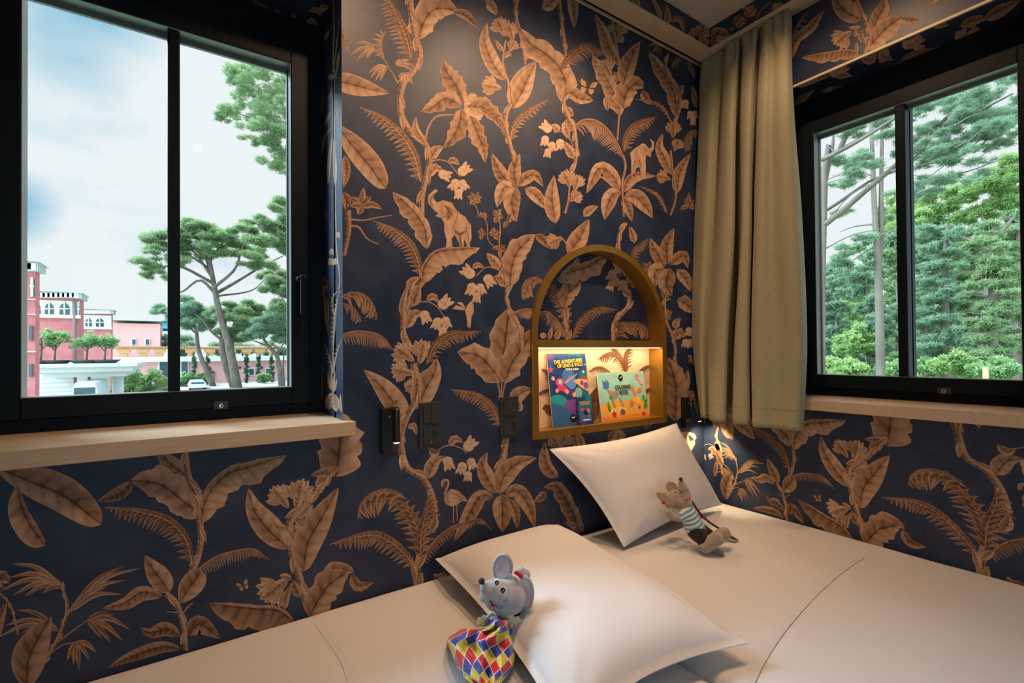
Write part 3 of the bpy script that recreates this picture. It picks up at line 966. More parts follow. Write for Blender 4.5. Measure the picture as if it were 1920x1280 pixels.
CREAM = mat('cream painted board', (.62, .50, .33), .5, noise_=(9, (.58, .47, .31), .4, .6))
WHITE = mat('ceiling white paint', (.62, .57, .50), .8, bump=(180, .1, .001))
OAK = mat('light oak veneer', (.56, .44, .31), .42, noise_=(7, (.46, .34, .22), .35, .7, (1, 14, 40)))
BLACK = mat('anthracite window frame', (.006, .011, .017), .46, spec=.13)
BEAD_SHEEN = mat('glazing bead with painted sheen', (.15, .20, .21), .30)  # grey-teal reflection of the sash edges put into the base colour
DARKPL = mat('anthracite plastic', (.026, .030, .029), .5)
HOLE = mat('socket black', (.004, .004, .005), .5)
METAL = mat('brushed steel', (.55, .55, .55), .3, metal=1)
GOLD = mat('satin gold lacquer', (.42, .235, .045), .36, metal=.75, spec=.5, bump=(300, .05, .0005))
def glass_mat():
    m = bpy.data.materials.new('window glass'); m.use_nodes = True; nt = m.node_tree; nt.nodes.clear()
    o = nt.nodes.new('ShaderNodeOutputMaterial'); t = nt.nodes.new('ShaderNodeBsdfTransparent'); g = nt.nodes.new('ShaderNodeBsdfGlossy')
    t.inputs[0].default_value = (.975, .99, .985, 1); g.inputs['Roughness'].default_value = .0; mx = nt.nodes.new('ShaderNodeMixShader')
    f = nt.nodes.new('ShaderNodeFresnel'); f.inputs['IOR'].default_value = 1.12
    nt.links.new(f.outputs[0], mx.inputs[0]); nt.links.new(t.outputs[0], mx.inputs[1]); nt.links.new(g.outputs[0], mx.inputs[2]); nt.links.new(mx.outputs[0], o.inputs[0])
    return m
GLASS = glass_mat()

prA = Print(3); prA.run(WALL_A)
prB = Print(4); prB.run(WALL_B)
def cA(p): q = at(p.x, p.y, y=YA); return (q.x, q.z)
def cB(p): q = at(p.x, p.y, x=XB); return (XB+YA-q.y, q.z)
def in_niche(c, pad=.012):
    if NX0+pad < c.x < NX1-pad and NZ0+pad < c.y < NZ1: return True
    if c.y >= NZ1-.02 and abs(c.x-NCX) < NR-pad and (c.y < NSP or (c.x-NCX)**2+(c.y-NSP)**2 < (NR-pad)**2): return True
    return False
# back wall ---------------------------------------------------------------
m = MB(); T = .27
def wallbox(m, a, b): m.box(a, b, 0)
wallbox(m, (XL, YA, ZF), (WAX1, YA+T+.10, WZ0)); wallbox(m, (XL, YA, WZ1), (WAX1, YA+T+.10, 3.0))
wallbox(m, (XL, YA, WZ0), (WAX0, YA+T+.10, WZ1))
wallbox(m, (WAX1, YA+.082, ZF), (XB+.0, YA+T+.10, 3.0))        # solid wall behind the niche
# front skin with the arched opening
def arch_pts(r, n=28, cx=NCX, cz=NSP): return [(cx-r*math.cos(math.pi*i/n), cz+r*math.sin(math.pi*i/n)) for i in range(n+1)]
ri = NR-.014; op = [(NX0+.014, NZ0+.014)] + arch_pts(ri) + [(NX1-.014, NZ0+.014)]
ou = [(WAX1, ZF), (WAX1, 3.0), (XB, 3.0), (XB, ZF)]
top_n = len(op)
def skin(y, m):
    # left strip, right strip, below, above (fan between arch and top edge)
    q = []
    q.append([(WAX1, ZF), (op[0][0], ZF), (op[0][0], 3.0), (WAX1, 3.0)])
    q.append([(op[-1][0], ZF), (XB, ZF), (XB, 3.0), (op[-1][0], 3.0)])
    q.append([(op[0][0], ZF), (op[-1][0], ZF), (op[-1][0], op[-1][1]), (op[0][0], op[0][1])])
    ap = op[1:-1]
    for i in range(len(ap)-1): q.append([ap[i], ap[i+1], (ap[i+1][0], 3.0), (ap[i][0], 3.0)])
    for f in q: m.add([(x, y, z) for x, z in f], [(0, 1, 2, 3)])
skin(YA, m)
m.add([(x, YA+d, z) for d in (0, .082) for x, z in op], [(i, (i+1) % top_n, top_n+(i+1) % top_n, top_n+i) for i in range(top_n)])
m.add([(WAX1, YA, ZF), (WAX1, YA+.1, ZF), (WAX1, YA+.1, 3.0), (WAX1, YA, 3.0)], [(0, 1, 2, 3)])
pA = lambda s, z, l: (s, YA-l, z)
lay(m, prA, cA, [(WAX1, XB, .3, 2.90), (XL, WAX1, .3, WZ0)], pA, drop=in_niche)
lay(m, prA, cA, [(XL, -.36, .3, WZ0), (XL, WAX0, WZ0, BZ_)], pA, shift=(-TW, 0))          # the pattern repeats left of the first drop
lay(m, prA, cA, [(-.36, WAX1, WZ1, BZ_)], pA, shift=(0, TH)); lay(m, prA, cA, [(XL, -.36, WZ1+.31, BZ_)], pA, shift=(-TW, TH))
# print on the window reveal (faces left) and on the soffit
pr = Print(9); pr.run(REVEAL)
lay(m, pr, lambda p: (lambda q: (q.y, q.z))(at(p.x, p.y, x=WAX1)), [(YA+.001, FA, 1.10, WZ1)], lambda s, z, l: (WAX1-l, s, z))
pr = Print(10); pr.run(SOFFIT_A)
lay(m, pr, lambda p: (lambda q: (q.x, q.y))(at(p.x, p.y, z=WZ1)), [(WAX0, WAX1, YA, FA)], lambda s, z, l: (s, z, WZ1-l))
wa = m.build('wall_back', [GROUND, LEAF, INK]); tag(wa, kind='structure')
# niche back panels (recessed 8 cm): wallpaper in the arch, a lighter panel in the lit box
m = MB(); yb = YA+.064
m.box((NX0+.016, yb, NSP-.03), (NX1-.016, yb+.015, NSP+NR-.016))
pr = Print(11); pr.run(ARCH_BACK)
lay(m, pr, lambda p: (lambda q: (q.x, q.z))(at(p.x, p.y, y=yb)), [(NX0+.02, NX1-.02, NZ1-.01, NSP+NR)], lambda s, z, l: (s, yb-l, z),
    drop=lambda c: (c.x-NCX)**2+(c.y-NSP)**2 > (NR-.02)**2 and c.y > NSP)
archback = m
m = MB(); m.box((NX0+.016, yb, NZ0+.016), (NX1-.016, yb+.015, NZ1-.005))
pr = Print(12); pr.run(BOX_BACK)
lay(m, pr, lambda p: (lambda q: (q.x, q.z))(at(p.x, p.y, y=yb)), [(NX0+.03, NX1-.03, NZ0+.03, NZ1-.03)], lambda s, z, l: (s, yb-l, z))
boxback = m
# right wall --------------------------------------------------------------
m = MB(); TB = FB-XB+.10
m.box((XB, YF, ZF), (XB+TB, YA+.37, WZ0)); m.box((XB, YF, WZ1), (XB+TB, YA+.37, 3.0))
m.box((XB, WBY1, WZ0), (XB+TB, YA+.37, WZ1)); m.box((XB, YF, WZ0), (XB+TB, WBY0, WZ1))
pB = lambda s, z, l: (XB-l, XB+YA-s, z)
sB = lambda y: XB+YA-y
lay(m, prA, cA, [(sB(YA), sB(YF), .3, WZ0)], pB, shift=(TW, 0.004), drop=lambda c: c.x < 2.25)
lay(m, prB, cB, [(sB(YA), sB(1.05), .3, WZ0)], pB)
pr = Print(13); pr.run(LINTEL)
lay(m, pr, cB, [(sB(YA), sB(.33), WZ1, 2.90)], pB)
lay(m, prA, cA, [(sB(.33), sB(YF), WZ1, BZ_)], pB, shift=(TW, TH)); lay(m, prA, cA, [(sB(WBY0), sB(YF), WZ0, WZ1)], pB, shift=(TW, 0))
pr = Print(14); pr.run(SOFFIT_B)
lay(m, pr, lambda p: (lambda q: (q.x, q.y))(at(p.x, p.y, z=WZ1)), [(XB+.001, FB, WBY0, WBY1)], lambda s, z, l: (s, z, WZ1-l))
wb = m.build('wall_right', [GROUND, LEAF, INK]); tag(wb, kind='structure')
# corner trim under the lintel edge
m = MB(); m.box((XB-.004, WBY0, WZ1-.003), (XB+.004, WBY1, WZ1+.006)); tag(m.build('trim_1', CREAM), kind='structure')
# floor, ceiling, walls behind the photographer
PLAIN = mat('plain beige wall paint', (.42, .33, .25), .8)
CARPET = mat('brown carpet', (.10, .075, .06), .95, bump=(400, .5, .003))
m = MB(); m.box((XL-.15, YF-.15, ZF-.15), (XB+.2, YA+.3, ZF)); tag(m.build('floor', CARPET), kind='structure')
m = MB(); m.box((XL-.15, YF-.15, ZC), (XB+.2, YA+.3, ZC+.15)); tag(m.build('ceiling', WHITE), kind='structure')
m = MB(); m.box((XL-.15, YF-.15, ZF), (XL, YA+.37, 3.0)); tag(m.build('wall_left', PLAIN), kind='structure')
# wall behind the photographer, with an added, unseen window that lets cool fill light in over the beds
m = MB(); m.box((XL-.15, YF-.15, ZF), (-.90, YF, 3.0)); m.box((.30, YF-.15, ZF), (XB+.2, YF, 3.0)); m.box((-.90, YF-.15, 2.2), (.30, YF, 3.0)); m.box((-.90, YF-.15, 0), (.30, YF, .9)); tag(m.build('wall_front', PLAIN), kind='structure')
w3 = empty('fill_window', (-.3, YF, .9)); tag(w3, kind='structure')
m = MB()
for a_ in ((-.90, -.84), (-.33, -.27), (.24, .30)): m.box((a_[0], YF-.10, .9), (a_[1], YF-.04, 2.2))
for z_ in ((.9, .96), (2.14, 2.2)): m.box((-.84, YF-.10, z_[0]), (.24, YF-.04, z_[1]))
m.build('window_frame', BLACK, w3); m = MB(); m.box((-.84, YF-.075, .96), (.24, YF-.07, 2.14)); m.build('pane', GLASS, w3)
# bulkhead with the curtain slot: printed face towards the room, cream board underneath
BX, BY, BZ = 2.138, 1.402, 2.757
m = MB()
m.box((XL, BY, BZ+.025), (BX, BY+.02, ZC)); m.box((BX, YF, BZ+.025), (BX+.02, BY+.02, ZC))
pr = Print(15); pr.tf = (0, 0, 1)
pr.run('''
@ 1060 0 10.667
L 40 60 n .5 1900,420 1850,200 1700,-100
L 60 60 n .5 1480,160 1400,0 1200,-60
@ 1240 0 10.667
L 70 70 n .50 110,520 130,300 100,80
L 50 80 n .46 150,440 300,360 420,420 450,680
L 60 60 n .5 640,860 600,700 635,510
C 420 80 .5 830,720
C 260 95 .5 860,900
S 30 30 .5 800,860 800,700
''')
lay(m, pr, lambda p: (lambda q: (q.x, q.z))(at(p.x, p.y, y=BY)), [(XL, BX, BZ+.025, ZC)], lambda s, z, l: (s, BY-l, z), matid=(1, 2))
pr = Print(16)
pr.run('''
@ 1240 0 10.667
L 130 150 b .48 1000,760 1150,680 1380,740
L 60 60 b .46 1000,900 1100,780 1150,760
L 30 30 n .46 1370,590 1420,560 1450,530
T 70 .46 1600,420 1450,480 1520,560 1560,330 1700,470
T 50 .5 1850,190 1680,180 1640,320 1700,360 1780,360 1850,330
@ 1280 0 3
T 14 .48 375,90 350,60 330,30 400,20 420,50
T 14 .48 535,20 500,60 520,62 540,64 570,60
S 8 6 .5 400,140 440,60 500,10
L 20 20 n .45 290,140 320,100 350,110
''')
lay(m, pr, lambda p: (lambda q: (q.y, q.z))(at(p.x, p.y, x=BX)), [(YF, BY, BZ+.025, ZC)], lambda s, z, l: (BX-l, s, z))
tag(m.build('trim_2', [GROUND, LEAF, INK]), kind='structure')
m = MB()
for (a, b) in (((XL, BY-.004, BZ+.004), (BX, BY+.02, BZ+.025)), ((BX-.004, YF, BZ+.004), (BX+.02, BY, BZ+.025)),
               ((XL, BY+.014, BZ), (BX+.014, 1.474, BZ+.012)), ((BX+.012, YF, BZ), (2.180, 1.474, BZ+.012)),
               ((XL, 1.4925, BZ), (XB, YA, BZ+.012)), ((2.194, YF, BZ), (XB, YA, BZ+.012))): m.box(a, b)
tag(m.build('trim_3', CREAM, bevel=.0015), kind='structure')
m = MB(); m.box((XL, 1.472, BZ+.03), (XB, YA, BZ+.034)); m.box((2.178, YF, BZ+.03), (XB, 1.472, BZ+.034))
tag(m.build('trim_4', HOLE), kind='structure')
# downlights (their beams are at the top of the script)
GLOW = mat('lit lamp disc', (1, .8, .6), emit=(1, .68, .40, 6))
for (x, y, p, aim) in DOWN:
    o = empty('ceiling_downlight', (x, y, ZC)); tag(o, 'small round recessed ceiling downlight ' + {1.62: 'nearest the right wall', 1.10: 'aimed at the wall above the niche', .55: 'aimed at the wall beside the left window', .10: 'at the rear of the room'}[x], 'ceiling light')
    m = MB(); m.lathe((x, y, ZC), (0, 0, -1), [(.045, 0), (.045, .006), (.036, .006), (.034, .001)]); m.build('rim', WHITE, o)
    m = MB(); m.lathe((x, y, ZC-.0015), (0, 0, -1), [(.033, 0), (.033, .001)]); m.build('lamp_disc', GLOW, o)
# windows ------------------------------------------------------------------
def window(name, u0, u1, z0, z1, plane, axis, inner, split, span, lock_u, handle=None):
    """u runs along the wall. inner=(ui0,ui1,zi0,zi1) opening at the sash face; split=(m0,m1) glazing bar; span = outward sign"""
    root = empty(name, (0, 0, 0)); tag(root, kind='structure')
    def bx(m, ua, ub, da, db, za, zb, k=0):      # d = depth outwards from the frame plane (negative: towards the room)
        if axis == 'y': m.box((ua, plane+da, za), (ub, plane+db, zb), k)
        else: m.box((plane+da, ua, za), (plane+db, ub, zb), k)
    ui0, ui1, zi0, zi1 = inner; SF = -.026                       # sash face sits 26 mm in front of the frame
    so0, so1, sz0, sz1 = ui0-.058 if ui0-.058 > u0+.02 else u0+.02, ui1+.056, zi0-.056, zi1+.060
    m = MB()
    bx(m, u0-.02, so0, 0, .08, z0-.02, z1+.02); bx(m, so1, u1+.02, 0, .08, z0-.02, z1+.02)
    bx(m, so0, so1, 0, .08, z0-.02, sz0); bx(m, so0, so1, 0, .08, sz1, z1+.02)
    m.build('window_frame', BLACK, root, bevel=.002)
    m = MB(); g = .0015
    bx(m, so0+g, ui0, SF, .045, sz0+g, sz1-g); bx(m, ui1, so1-g, SF, .045, sz0+g, sz1-g)
    bx(m, ui0, ui1, SF, .045, sz0+g, zi0); bx(m, ui0, ui1, SF, .045, zi1, sz1-g)
    sash = m.build('sash', BLACK, root, bevel=.0025)
    m = MB(); b = .012; t_ = .0022                                # rebate lining and glazing bead, grazing sheen painted in as a paler colour
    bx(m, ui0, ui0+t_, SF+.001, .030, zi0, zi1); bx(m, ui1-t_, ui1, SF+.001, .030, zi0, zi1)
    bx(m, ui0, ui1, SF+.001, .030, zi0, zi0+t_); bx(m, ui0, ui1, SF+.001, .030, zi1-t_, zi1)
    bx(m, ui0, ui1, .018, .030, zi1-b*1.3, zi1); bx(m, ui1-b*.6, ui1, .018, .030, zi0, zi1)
    m.build('glazing_bead', BEAD_SHEEN, root, bevel=.001)
    m = MB(); bx(m, split[0], split[1], SF+.006, .030, zi0, zi1); m.build('glazing_bar', BLACK, root, bevel=.004)
    m = MB(); bx(m, split[0], split[1], .04, .07, zi0, zi1); m.build('outer_glazing_bar', BLACK, root)
    m = MB(); bx(m, ui0, ui1, .030, .034, zi0, zi1); m.build('pane', GLASS, root)
    zl = zi0-.046
    lk = MB(); bx(lk, lock_u-.019, lock_u+.019, SF-.012, SF+.002, zl-.0115, zl+.0125); l = lk.build('sash_lock', DARKPL, root, bevel=.002)
    lk = MB(); c = (lock_u, plane+SF-.012, zl-.001) if axis == 'y' else (plane+SF-.012, lock_u, zl-.001)
    lk.lathe(c, (0, -1, 0) if axis == 'y' else (-1, 0, 0), [(.0075, 0), (.0075, .002), (.006, .0026)], 20); lk.build('lock_cylinder', METAL, l)
    lk = MB(); bx(lk, lock_u-.001, lock_u+.001, SF-.016, SF-.0146, zl-.005, zl+.003); lk.build('keyhole', HOLE, l)
    if handle:
        hu, hz0, hz1 = handle
        m = MB(); m.tube([(hu-.006, plane+SF, hz1-.012), (hu-.006, plane+SF-.038, hz1-.012)], .0085, 12)
        pts = [(hu-.006, plane+SF-.040, hz1-.004), (hu+.004, plane+SF-.043, hz1-.012), (hu+.004, plane+SF-.043, hz0)]
        m.box((hu-.007, plane+SF-.050, hz0), (hu+.013, plane+SF-.036, hz1)); m.build('handle', BLACK, root, bevel=.004)
    return root
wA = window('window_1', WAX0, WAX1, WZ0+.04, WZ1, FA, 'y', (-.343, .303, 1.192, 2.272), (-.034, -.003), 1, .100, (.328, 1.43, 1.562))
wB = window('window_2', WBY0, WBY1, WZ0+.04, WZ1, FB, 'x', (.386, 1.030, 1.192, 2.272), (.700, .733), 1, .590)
SZ = 1.100
m = MB(); m.box((WAX0-.026, 1.458, SZ-.041), (.4285, YA+.0, SZ)); m.box((WAX0, YA, SZ-.041), (WAX1, FA+.0, SZ)); m.build('window_sill', OAK, wA, bevel=.0012)
m = MB(); m.box((2.105, WBY0-.03, SZ-.041), (XB, WBY1+.03, SZ)); m.box((XB, WBY0, SZ-.041), (FB, WBY1, SZ)); m.build('window_sill', OAK, wB, bevel=.0012)
# ================================================================ wall niche
LEDW = (1.0, .70, .40)
nr = empty('wall_niche', (NCX, YA, NZ0)); tag(nr, 'gold framed arched wall niche with a lit shelf box set into the wallpapered wall', 'wall niche')
NF = 1.484; D = .030; yb = YA+.064
m = MB()
m.box((NX0, NF, NZ0), (NX0+D, yb, NZ1)); m.box((NX1-D, NF, NZ0), (NX1, yb, NZ1))
m.box((NX0+D, NF, NZ0), (NX1-D, yb, NZ0+D)); m.box((NX0+D, NF, NZ1-D), (NX1-D, yb, NZ1))
bf = m.build('box_frame', GOLD, nr, bevel=.0012)
JOINT = mat('dark mitre line', (.10, .05, .012), .5)  # thin dark line along each mitre
for a, b in (((NX0, NZ0), (NX0+D, NZ0+D)), ((NX1, NZ0), (NX1-D, NZ0+D)), ((NX1, NZ1), (NX1-D, NZ1-D)), ((NX0, NZ1), (NX0+D, NZ1-D))):
    m = MB(); m.tube([(a[0], NF-.0002, a[1]), (b[0], NF-.0002, b[1])], .0006, 4); m.build('mitre_joint', JOINT, bf)
m = MB(); n = 64; ring = []
for i in range(n+1):
    a = math.pi*i/n; c, s_ = -math.cos(a), math.sin(a)
    ring.append([(NCX+c*NR, y, NSP+s_*NR) if k else (NCX+c*(NR-.027), y, NSP+s_*(NR-.027)) for (k, y) in ((0, yb), (0, NF), (1, NF), (1, YA+.01))])
ring = [[(p[0], p[1], NZ1) for p in ring[0]]] + ring + [[(p[0], p[1], NZ1) for p in ring[-1]]]
for j in range(3): m.grid([[r[j], r[j+1]] for r in ring], smooth=True)
m.build('arch_frame', GOLD, nr)
archback.build('arch_back_panel', [GROUND, LEAF, INK], nr)
boxback.build('box_back_panel', [PALE, SEPIA, INK], nr)
LED = mat('led strip glow', (1, .8, .55), emit=(1, .66, .34, 3.5))
m = MB(); m.box((NX0+D+.004, NF+.012, NZ1-D-.004), (NX1-D-.004, NF+.020, NZ1-D)); m.build('led_strip', LED, nr)
def area(name, loc, sx, sy, power, colr, rot=(0, 0, 0)):
    l = bpy.data.lights.new(name, 'AREA'); l.shape = 'RECTANGLE'; l.size = sx; l.size_y = sy; l.energy = power; l.color = colr
    o = bpy.data.objects.new(name, l); o.location = loc; o.rotation_euler = rot; col.objects.link(o); return o
area('led_strip_light', (NCX, NF+.017, NZ1-D-.006), NX1-NX0-2*D-.02, .008, 1.45, LEDW, (R(14), 0, 0))
# ================================================================ printed matter in the niche
def text(name, body, loc, size, m, parent, xdir=(1, 0, 0), zdir=(0, 0, 1), align='CENTER', bold=0, extr=.0004, sx=1):
    cu = bpy.data.curves.new(name, 'FONT'); cu.body = body; cu.size = size; cu.align_x = align; cu.extrude = extr; cu.offset = bold
    cu.resolution_u = 3
    o = bpy.data.objects.new(name+'_t', cu); col.objects.link(o)
    dg = bpy.context.evaluated_depsgraph_get(); me = bpy.data.meshes.new_from_object(o.evaluated_get(dg)); bpy.data.objects.remove(o)
    X = Vector(xdir).normalized(); Z = Vector(zdir).normalized(); n_ = X.cross(Z)
    M_ = Matrix(((X.x*sx, Z.x, n_.x, loc[0]), (X.y*sx, Z.y, n_.y, loc[1]), (X.z*sx, Z.z, n_.z, loc[2]), (0, 0, 0, 1)))
    me.transform(M_); me.materials.clear(); me.materials.append(m)
    r = bpy.data.objects.new(name, me); col.objects.link(r)
    r.parent = parent
    if parent.parent is None: r.matrix_parent_inverse = Matrix.Translation(-Vector(parent.location))
    return r
class Cover:
    """a thin book standing in the niche, leaning back; local (u, v) from its lower left front corner"""
    def __init__(s, name, label, cat, bl, br, tl, tk, body, edge=None, group=None):
        s.o = Vector(bl); s.X = (Vector(br)-s.o); s.Z = (Vector(tl)-s.o); s.w, s.h = s.X.length, s.Z.length
        s.X.normalize(); s.Z.normalize(); s.n = s.X.cross(s.Z).normalized()      # towards the room
        if s.n.y > 0: s.n = -s.n
        s.root = empty(name, s.o+s.X*s.w/2); tag(s.root, label, cat, group)
        m = MB(); B = s.o; v = []
        for k in (0, -tk):
            for (u, w_) in ((0, 0), (s.w, 0), (s.w, s.h), (0, s.h)): v.append(B+s.X*u+s.Z*w_+s.n*k)
        m.add(v, [(0, 1, 2, 3)], 0); m.add(v, [(7, 6, 5, 4), (0, 4, 5, 1), (1, 5, 6, 2), (2, 6, 7, 3), (3, 7, 4, 0)], 1)
        s.m = m; s.mats = [body, edge or mat('book paper', (.8, .78, .72), .7)]; s.l = 0
    def done(s): s.cover = s.m.build('cover', s.mats, s.root); return s.cover
    def pt(s, u, v, l=.0003): return s.o+s.X*u*s.w+s.Z*v*s.h+s.n*l
    def shape(s, pts, m_, name='printed_picture'):
        pts = [(min(1, max(0, u)), min(1, max(0, v))) for u, v in pts]
        s.l += 1; mb = MB(); P = [s.pt(u, v, .0003+.00006*s.l) for u, v in pts]
        for t in tessellate_polygon([[Vector((u, v, 0)) for u, v in pts]]): mb.add([P[i] for i in t], [(0, 1, 2)])
        s.acc = getattr(s, 'acc', MB()); s.matsP = getattr(s, 'matsP', [])
        if m_ not in s.matsP: s.matsP.append(m_)
        s.acc.add(mb.v, mb.f, s.matsP.index(m_))
    def disc(s, u, v, ru, rv, m_, a0=0, n=20): s.shape([(u+ru*math.cos(2*math.pi*i/n+a0), v+rv*math.sin(2*math.pi*i/n+a0)) for i in range(n)], m_)
    def star(s, u, v, r, m_, k=5, inner=.42, a0=1.57):
        asp = s.w/s.h
        s.shape([(u+(r if i % 2 == 0 else r*inner)*math.cos(a0+math.pi*i/k), v+asp*(r if i % 2 == 0 else r*inner)*math.sin(a0+math.pi*i/k)) for i in range(2*k)], m_)
    def finish(s): s.acc.build('printed_picture', s.matsP, s.root)
    def text(s, body, u, v, size, m_, bold=.0004, name='title_lettering', tilt=0, sx=1):
        s.l += 1
        X = s.X*math.cos(R(tilt))+s.Z*math.sin(R(tilt)); Z = s.Z*math.cos(R(tilt))-s.X*math.sin(R(tilt))
        p = s.pt(u, v, .0006+.00006*s.l)
        return text(name, body, p, size, m_, s.root, X, Z, bold=bold, extr=.0001, sx=sx)
def flat(n, c, rough=.35): return mat(n, c, rough)
FLOORN = NZ0+D
def gradient_cover():
    m = mat('album cover space print', (.03, .12, .25), .25, coat=.3); nt = m.node_tree; b = nt.nodes['Principled BSDF']
    tc = nt.nodes.new('ShaderNodeTexCoord'); n = nt.nodes.new('ShaderNodeTexNoise'); n.inputs['Scale'].default_value = 11; n.inputs['Detail'].default_value = 3
    r = nt.nodes.new('ShaderNodeValToRGB'); e = r.color_ramp.elements; e[0].position = .33; e[0].color = (.0, .22, .26, 1); e[1].position = .68; e[1].color = (.16, .05, .22, 1)
    q = e.new(.46); q.color = (.012, .05, .16, 1); q = e.new(.58); q.color = (.03, .06, .20, 1)
    nt.links.new(tc.outputs['Object'], n.inputs['Vector']); nt.links.new(n.outputs['Fac'], r.inputs['Fac']); nt.links.new(r.outputs['Color'], b.inputs['Base Color'])
    return m
SPACE = gradient_cover()
YEL = flat('yellow lettering', (.85, .55, .05)); CREAMP = flat('cream print', (.80, .72, .50)); NAVYP = flat('navy print', (.01, .02, .07))
PINK = flat('pink print', (.65, .05, .18)); PINKL = flat('light pink print', (.85, .30, .38)); BLUEP = flat('blue planet print', (.06, .16, .45))
TEAL = flat('teal print', (.02, .32, .36)); ORNG = flat('orange print', (.80, .20, .04)); ORNL = flat('light orange print', (.90, .42, .14))
PURP = flat('purple print', (.20, .07, .32)); GREENP = flat('green print', (.03, .30, .04)); REDP = flat('red print', (.60, .02, .03))
SAND = flat('sand print', (.80, .42, .06)); SANDL = flat('light sand print', (.88, .55, .14)); AQUA = mat('aqua cover print', (.33, .62, .52), .4, noise_=(14, (.25, .55, .55), .4, .65))
BLKP = flat('black print', (.012, .012, .012)); WHP = flat('white print', (.85, .85, .82)); GREYP = flat('grey print', (.30, .26, .22))
def onface(px, py, y): return at(px, py, y=y)
# tall album: leans from the front of the shelf to the back panel
tl = at(1026, 663, y=1.552); tr = at(1098, 663, y=1.552); bt = at(1037, 800, y=1.520); brt = at(1093, 795, y=1.520)
bl = Vector((bt.x, 1.520, FLOORN+.001)); br = Vector((bt.x+(tr.x-tl.x), 1.520, FLOORN+.001)); tl = Vector((bt.x-.004, 1.552, tl.z))
A = Cover('sticker_album', 'tall blue sticker album with a yellow title at the left end of the niche', 'book', bl, br, tl, .004, SPACE)
A.done()
A.disc(.50, .66, .17, .13, BLUEP); A.disc(.56, .60, .13, .10, flat('planet shade print', (.10, .25, .60)))
A.disc(.16, .18, .34, .26, TEAL, n=28); A.disc(.55, .12, .34, .24, PURP, n=28); A.disc(.30, .06, .20, .06, flat('cyan print', (.0, .40, .48)), n=24)
A.shape([(.0, 0), (.62, 0), (.60, .10), (.42, .22), (.2, .3), (0, .33)], flat('teal violet print', (.04, .14, .34)))
A.star(.06, .78, .08, PINK); A.star(.90, .735, .045, CREAMP); A.star(.96, .84, .02, CREAMP)
A.shape([(.98, .64), (.74, .64), (.62, .61), (.80, .52), (.99, .45)], ORNL); A.shape([(.99, .66), (.84, .66), (.78, .635), (.99, .62)], REDP)
A.disc(.83, .58, .05, .035, PURP); A.disc(.93, .54, .06, .05, PURP)
A.shape([(.40, .58), (.72, .70), (.73, .715), (.70, .71), (.38, .60)], PINKL)
A.disc(.26, .60, .10, .06, PINK); A.disc(.27, .605, .05, .035, flat('visor print', (.3, .5, .55)))
A.shape([(.10, .66), (.16, .62), (.22, .58), (.36, .56), (.44, .52), (.42, .47), (.34, .46), (.28, .49), (.18, .47), (.16, .51), (.22, .55)], PINK)
A.disc(.42, .47, .05, .035, PINKL); A.disc(.17, .49, .04, .03, PINKL); A.disc(.10, .66, .045, .03, PINKL)
A.disc(.72, .44, .10, .08, flat('teal dome print', (.20, .45, .45))); A.disc(.60, .42, .05, .035, ORNL)
A.shape([(.45, .905), (.18, .895), (.14, .86), (.24, .80), (.36, .785), (.86, .80), (.90, .83), (.90, .90), (.70, .925)], NAVYP)
A.disc(.52, .10, .085, .055, BLKP); A.shape([(.48, .125), (.49, .11), (.51, .115), (.54, .115), (.555, .135), (.56, .115), (.55, .105), (.55, .09), (.52, .105), (.49, .09), (.48, .11)], WHP)
A.finish()
A.text('THE ADVENTURES', .52, .868, .0205, YEL, .00045, tilt=3, sx=.92); A.text('OF LINO & VALLI', .56, .812, .0205, YEL, .00045, tilt=3, sx=.90)
A.text('STICKER ALBUM', .60, .765, .0115, WHP, .0002, 'subtitle_lettering', sx=.85)
# small sticker packet standing in front of it
pk_bl = at(1086, 795, y=1.503); pk_br = at(1113, 792, y=1.503); pk_tl = at(1082, 745, y=1.515)
P_ = Cover('sticker_packet', 'small dark blue sticker packet standing in front of the tall album', 'sticker packet', Vector((pk_bl.x, 1.503, FLOORN+.001)), Vector((pk_br.x, 1.503, FLOORN+.001)), Vector((pk_bl.x-.001, 1.516, pk_tl.z)), .005, SPACE, NAVYP)
P_.done()
P_.shape([(.1, .1), (.9, .1), (.9, .86), (.1, .86)], flat('packet blue print', (.04, .14, .34)))
P_.disc(.30, .55, .12, .06, PINK); P_.disc(.52, .42, .14, .10, NAVYP); P_.disc(.72, .50, .10, .09, ORNG); P_.disc(.40, .30, .16, .08, BLUEP); P_.star(.72, .3, .07, PINKL); P_.shape([(.3, .15), (.8, .15), (.8, .2), (.3, .2)], WHP)
P_.finish(); P_.text('THE ADVENTURES', .5, .78, .0085, YEL, .0003, sx=.8); P_.text('OF LINO & VALLI', .5, .71, .0085, YEL, .0003, sx=.8)
# landscape colouring book
cb_bl = at(1130, 789, y=1.518); cb_br = at(1216, 780, y=1.518); cb_tl = at(1121, 699, y=1.552)
Bk = Cover('coloring_book', 'landscape coloring book with aqua sea and yellow sand cover in the lit niche', 'book', Vector((cb_bl.x, 1.518, FLOORN+.001)), Vector((cb_br.x+.004, 1.518, FLOORN+.001)), Vector((cb_bl.x+.002, 1.552, cb_tl.z)), .005, AQUA)
Bk.done()
Bk.shape([(0, 0), (1, 0), (1, .36), (.85, .38), (.62, .40), (.45, .39), (.34, .42), (.2, .38), (.08, .35), (0, .34)], SAND)
Bk.shape([(.12, .2), (.35, .28), (.55, .22), (.40, .14), (.2, .12)], SANDL); Bk.shape([(.0, 0), (1, 0), (1, .08), (.6, .10), (.3, .06), (0, .1)], flat('orange sand print', (.75, .28, .04)))
Bk.shape([(.10, .66), (.20, .67), (.22, .78), (.19, .86), (.17, .80), (.145, .87), (.13, .80), (.08, .85), (.09, .75)], BLUEP)
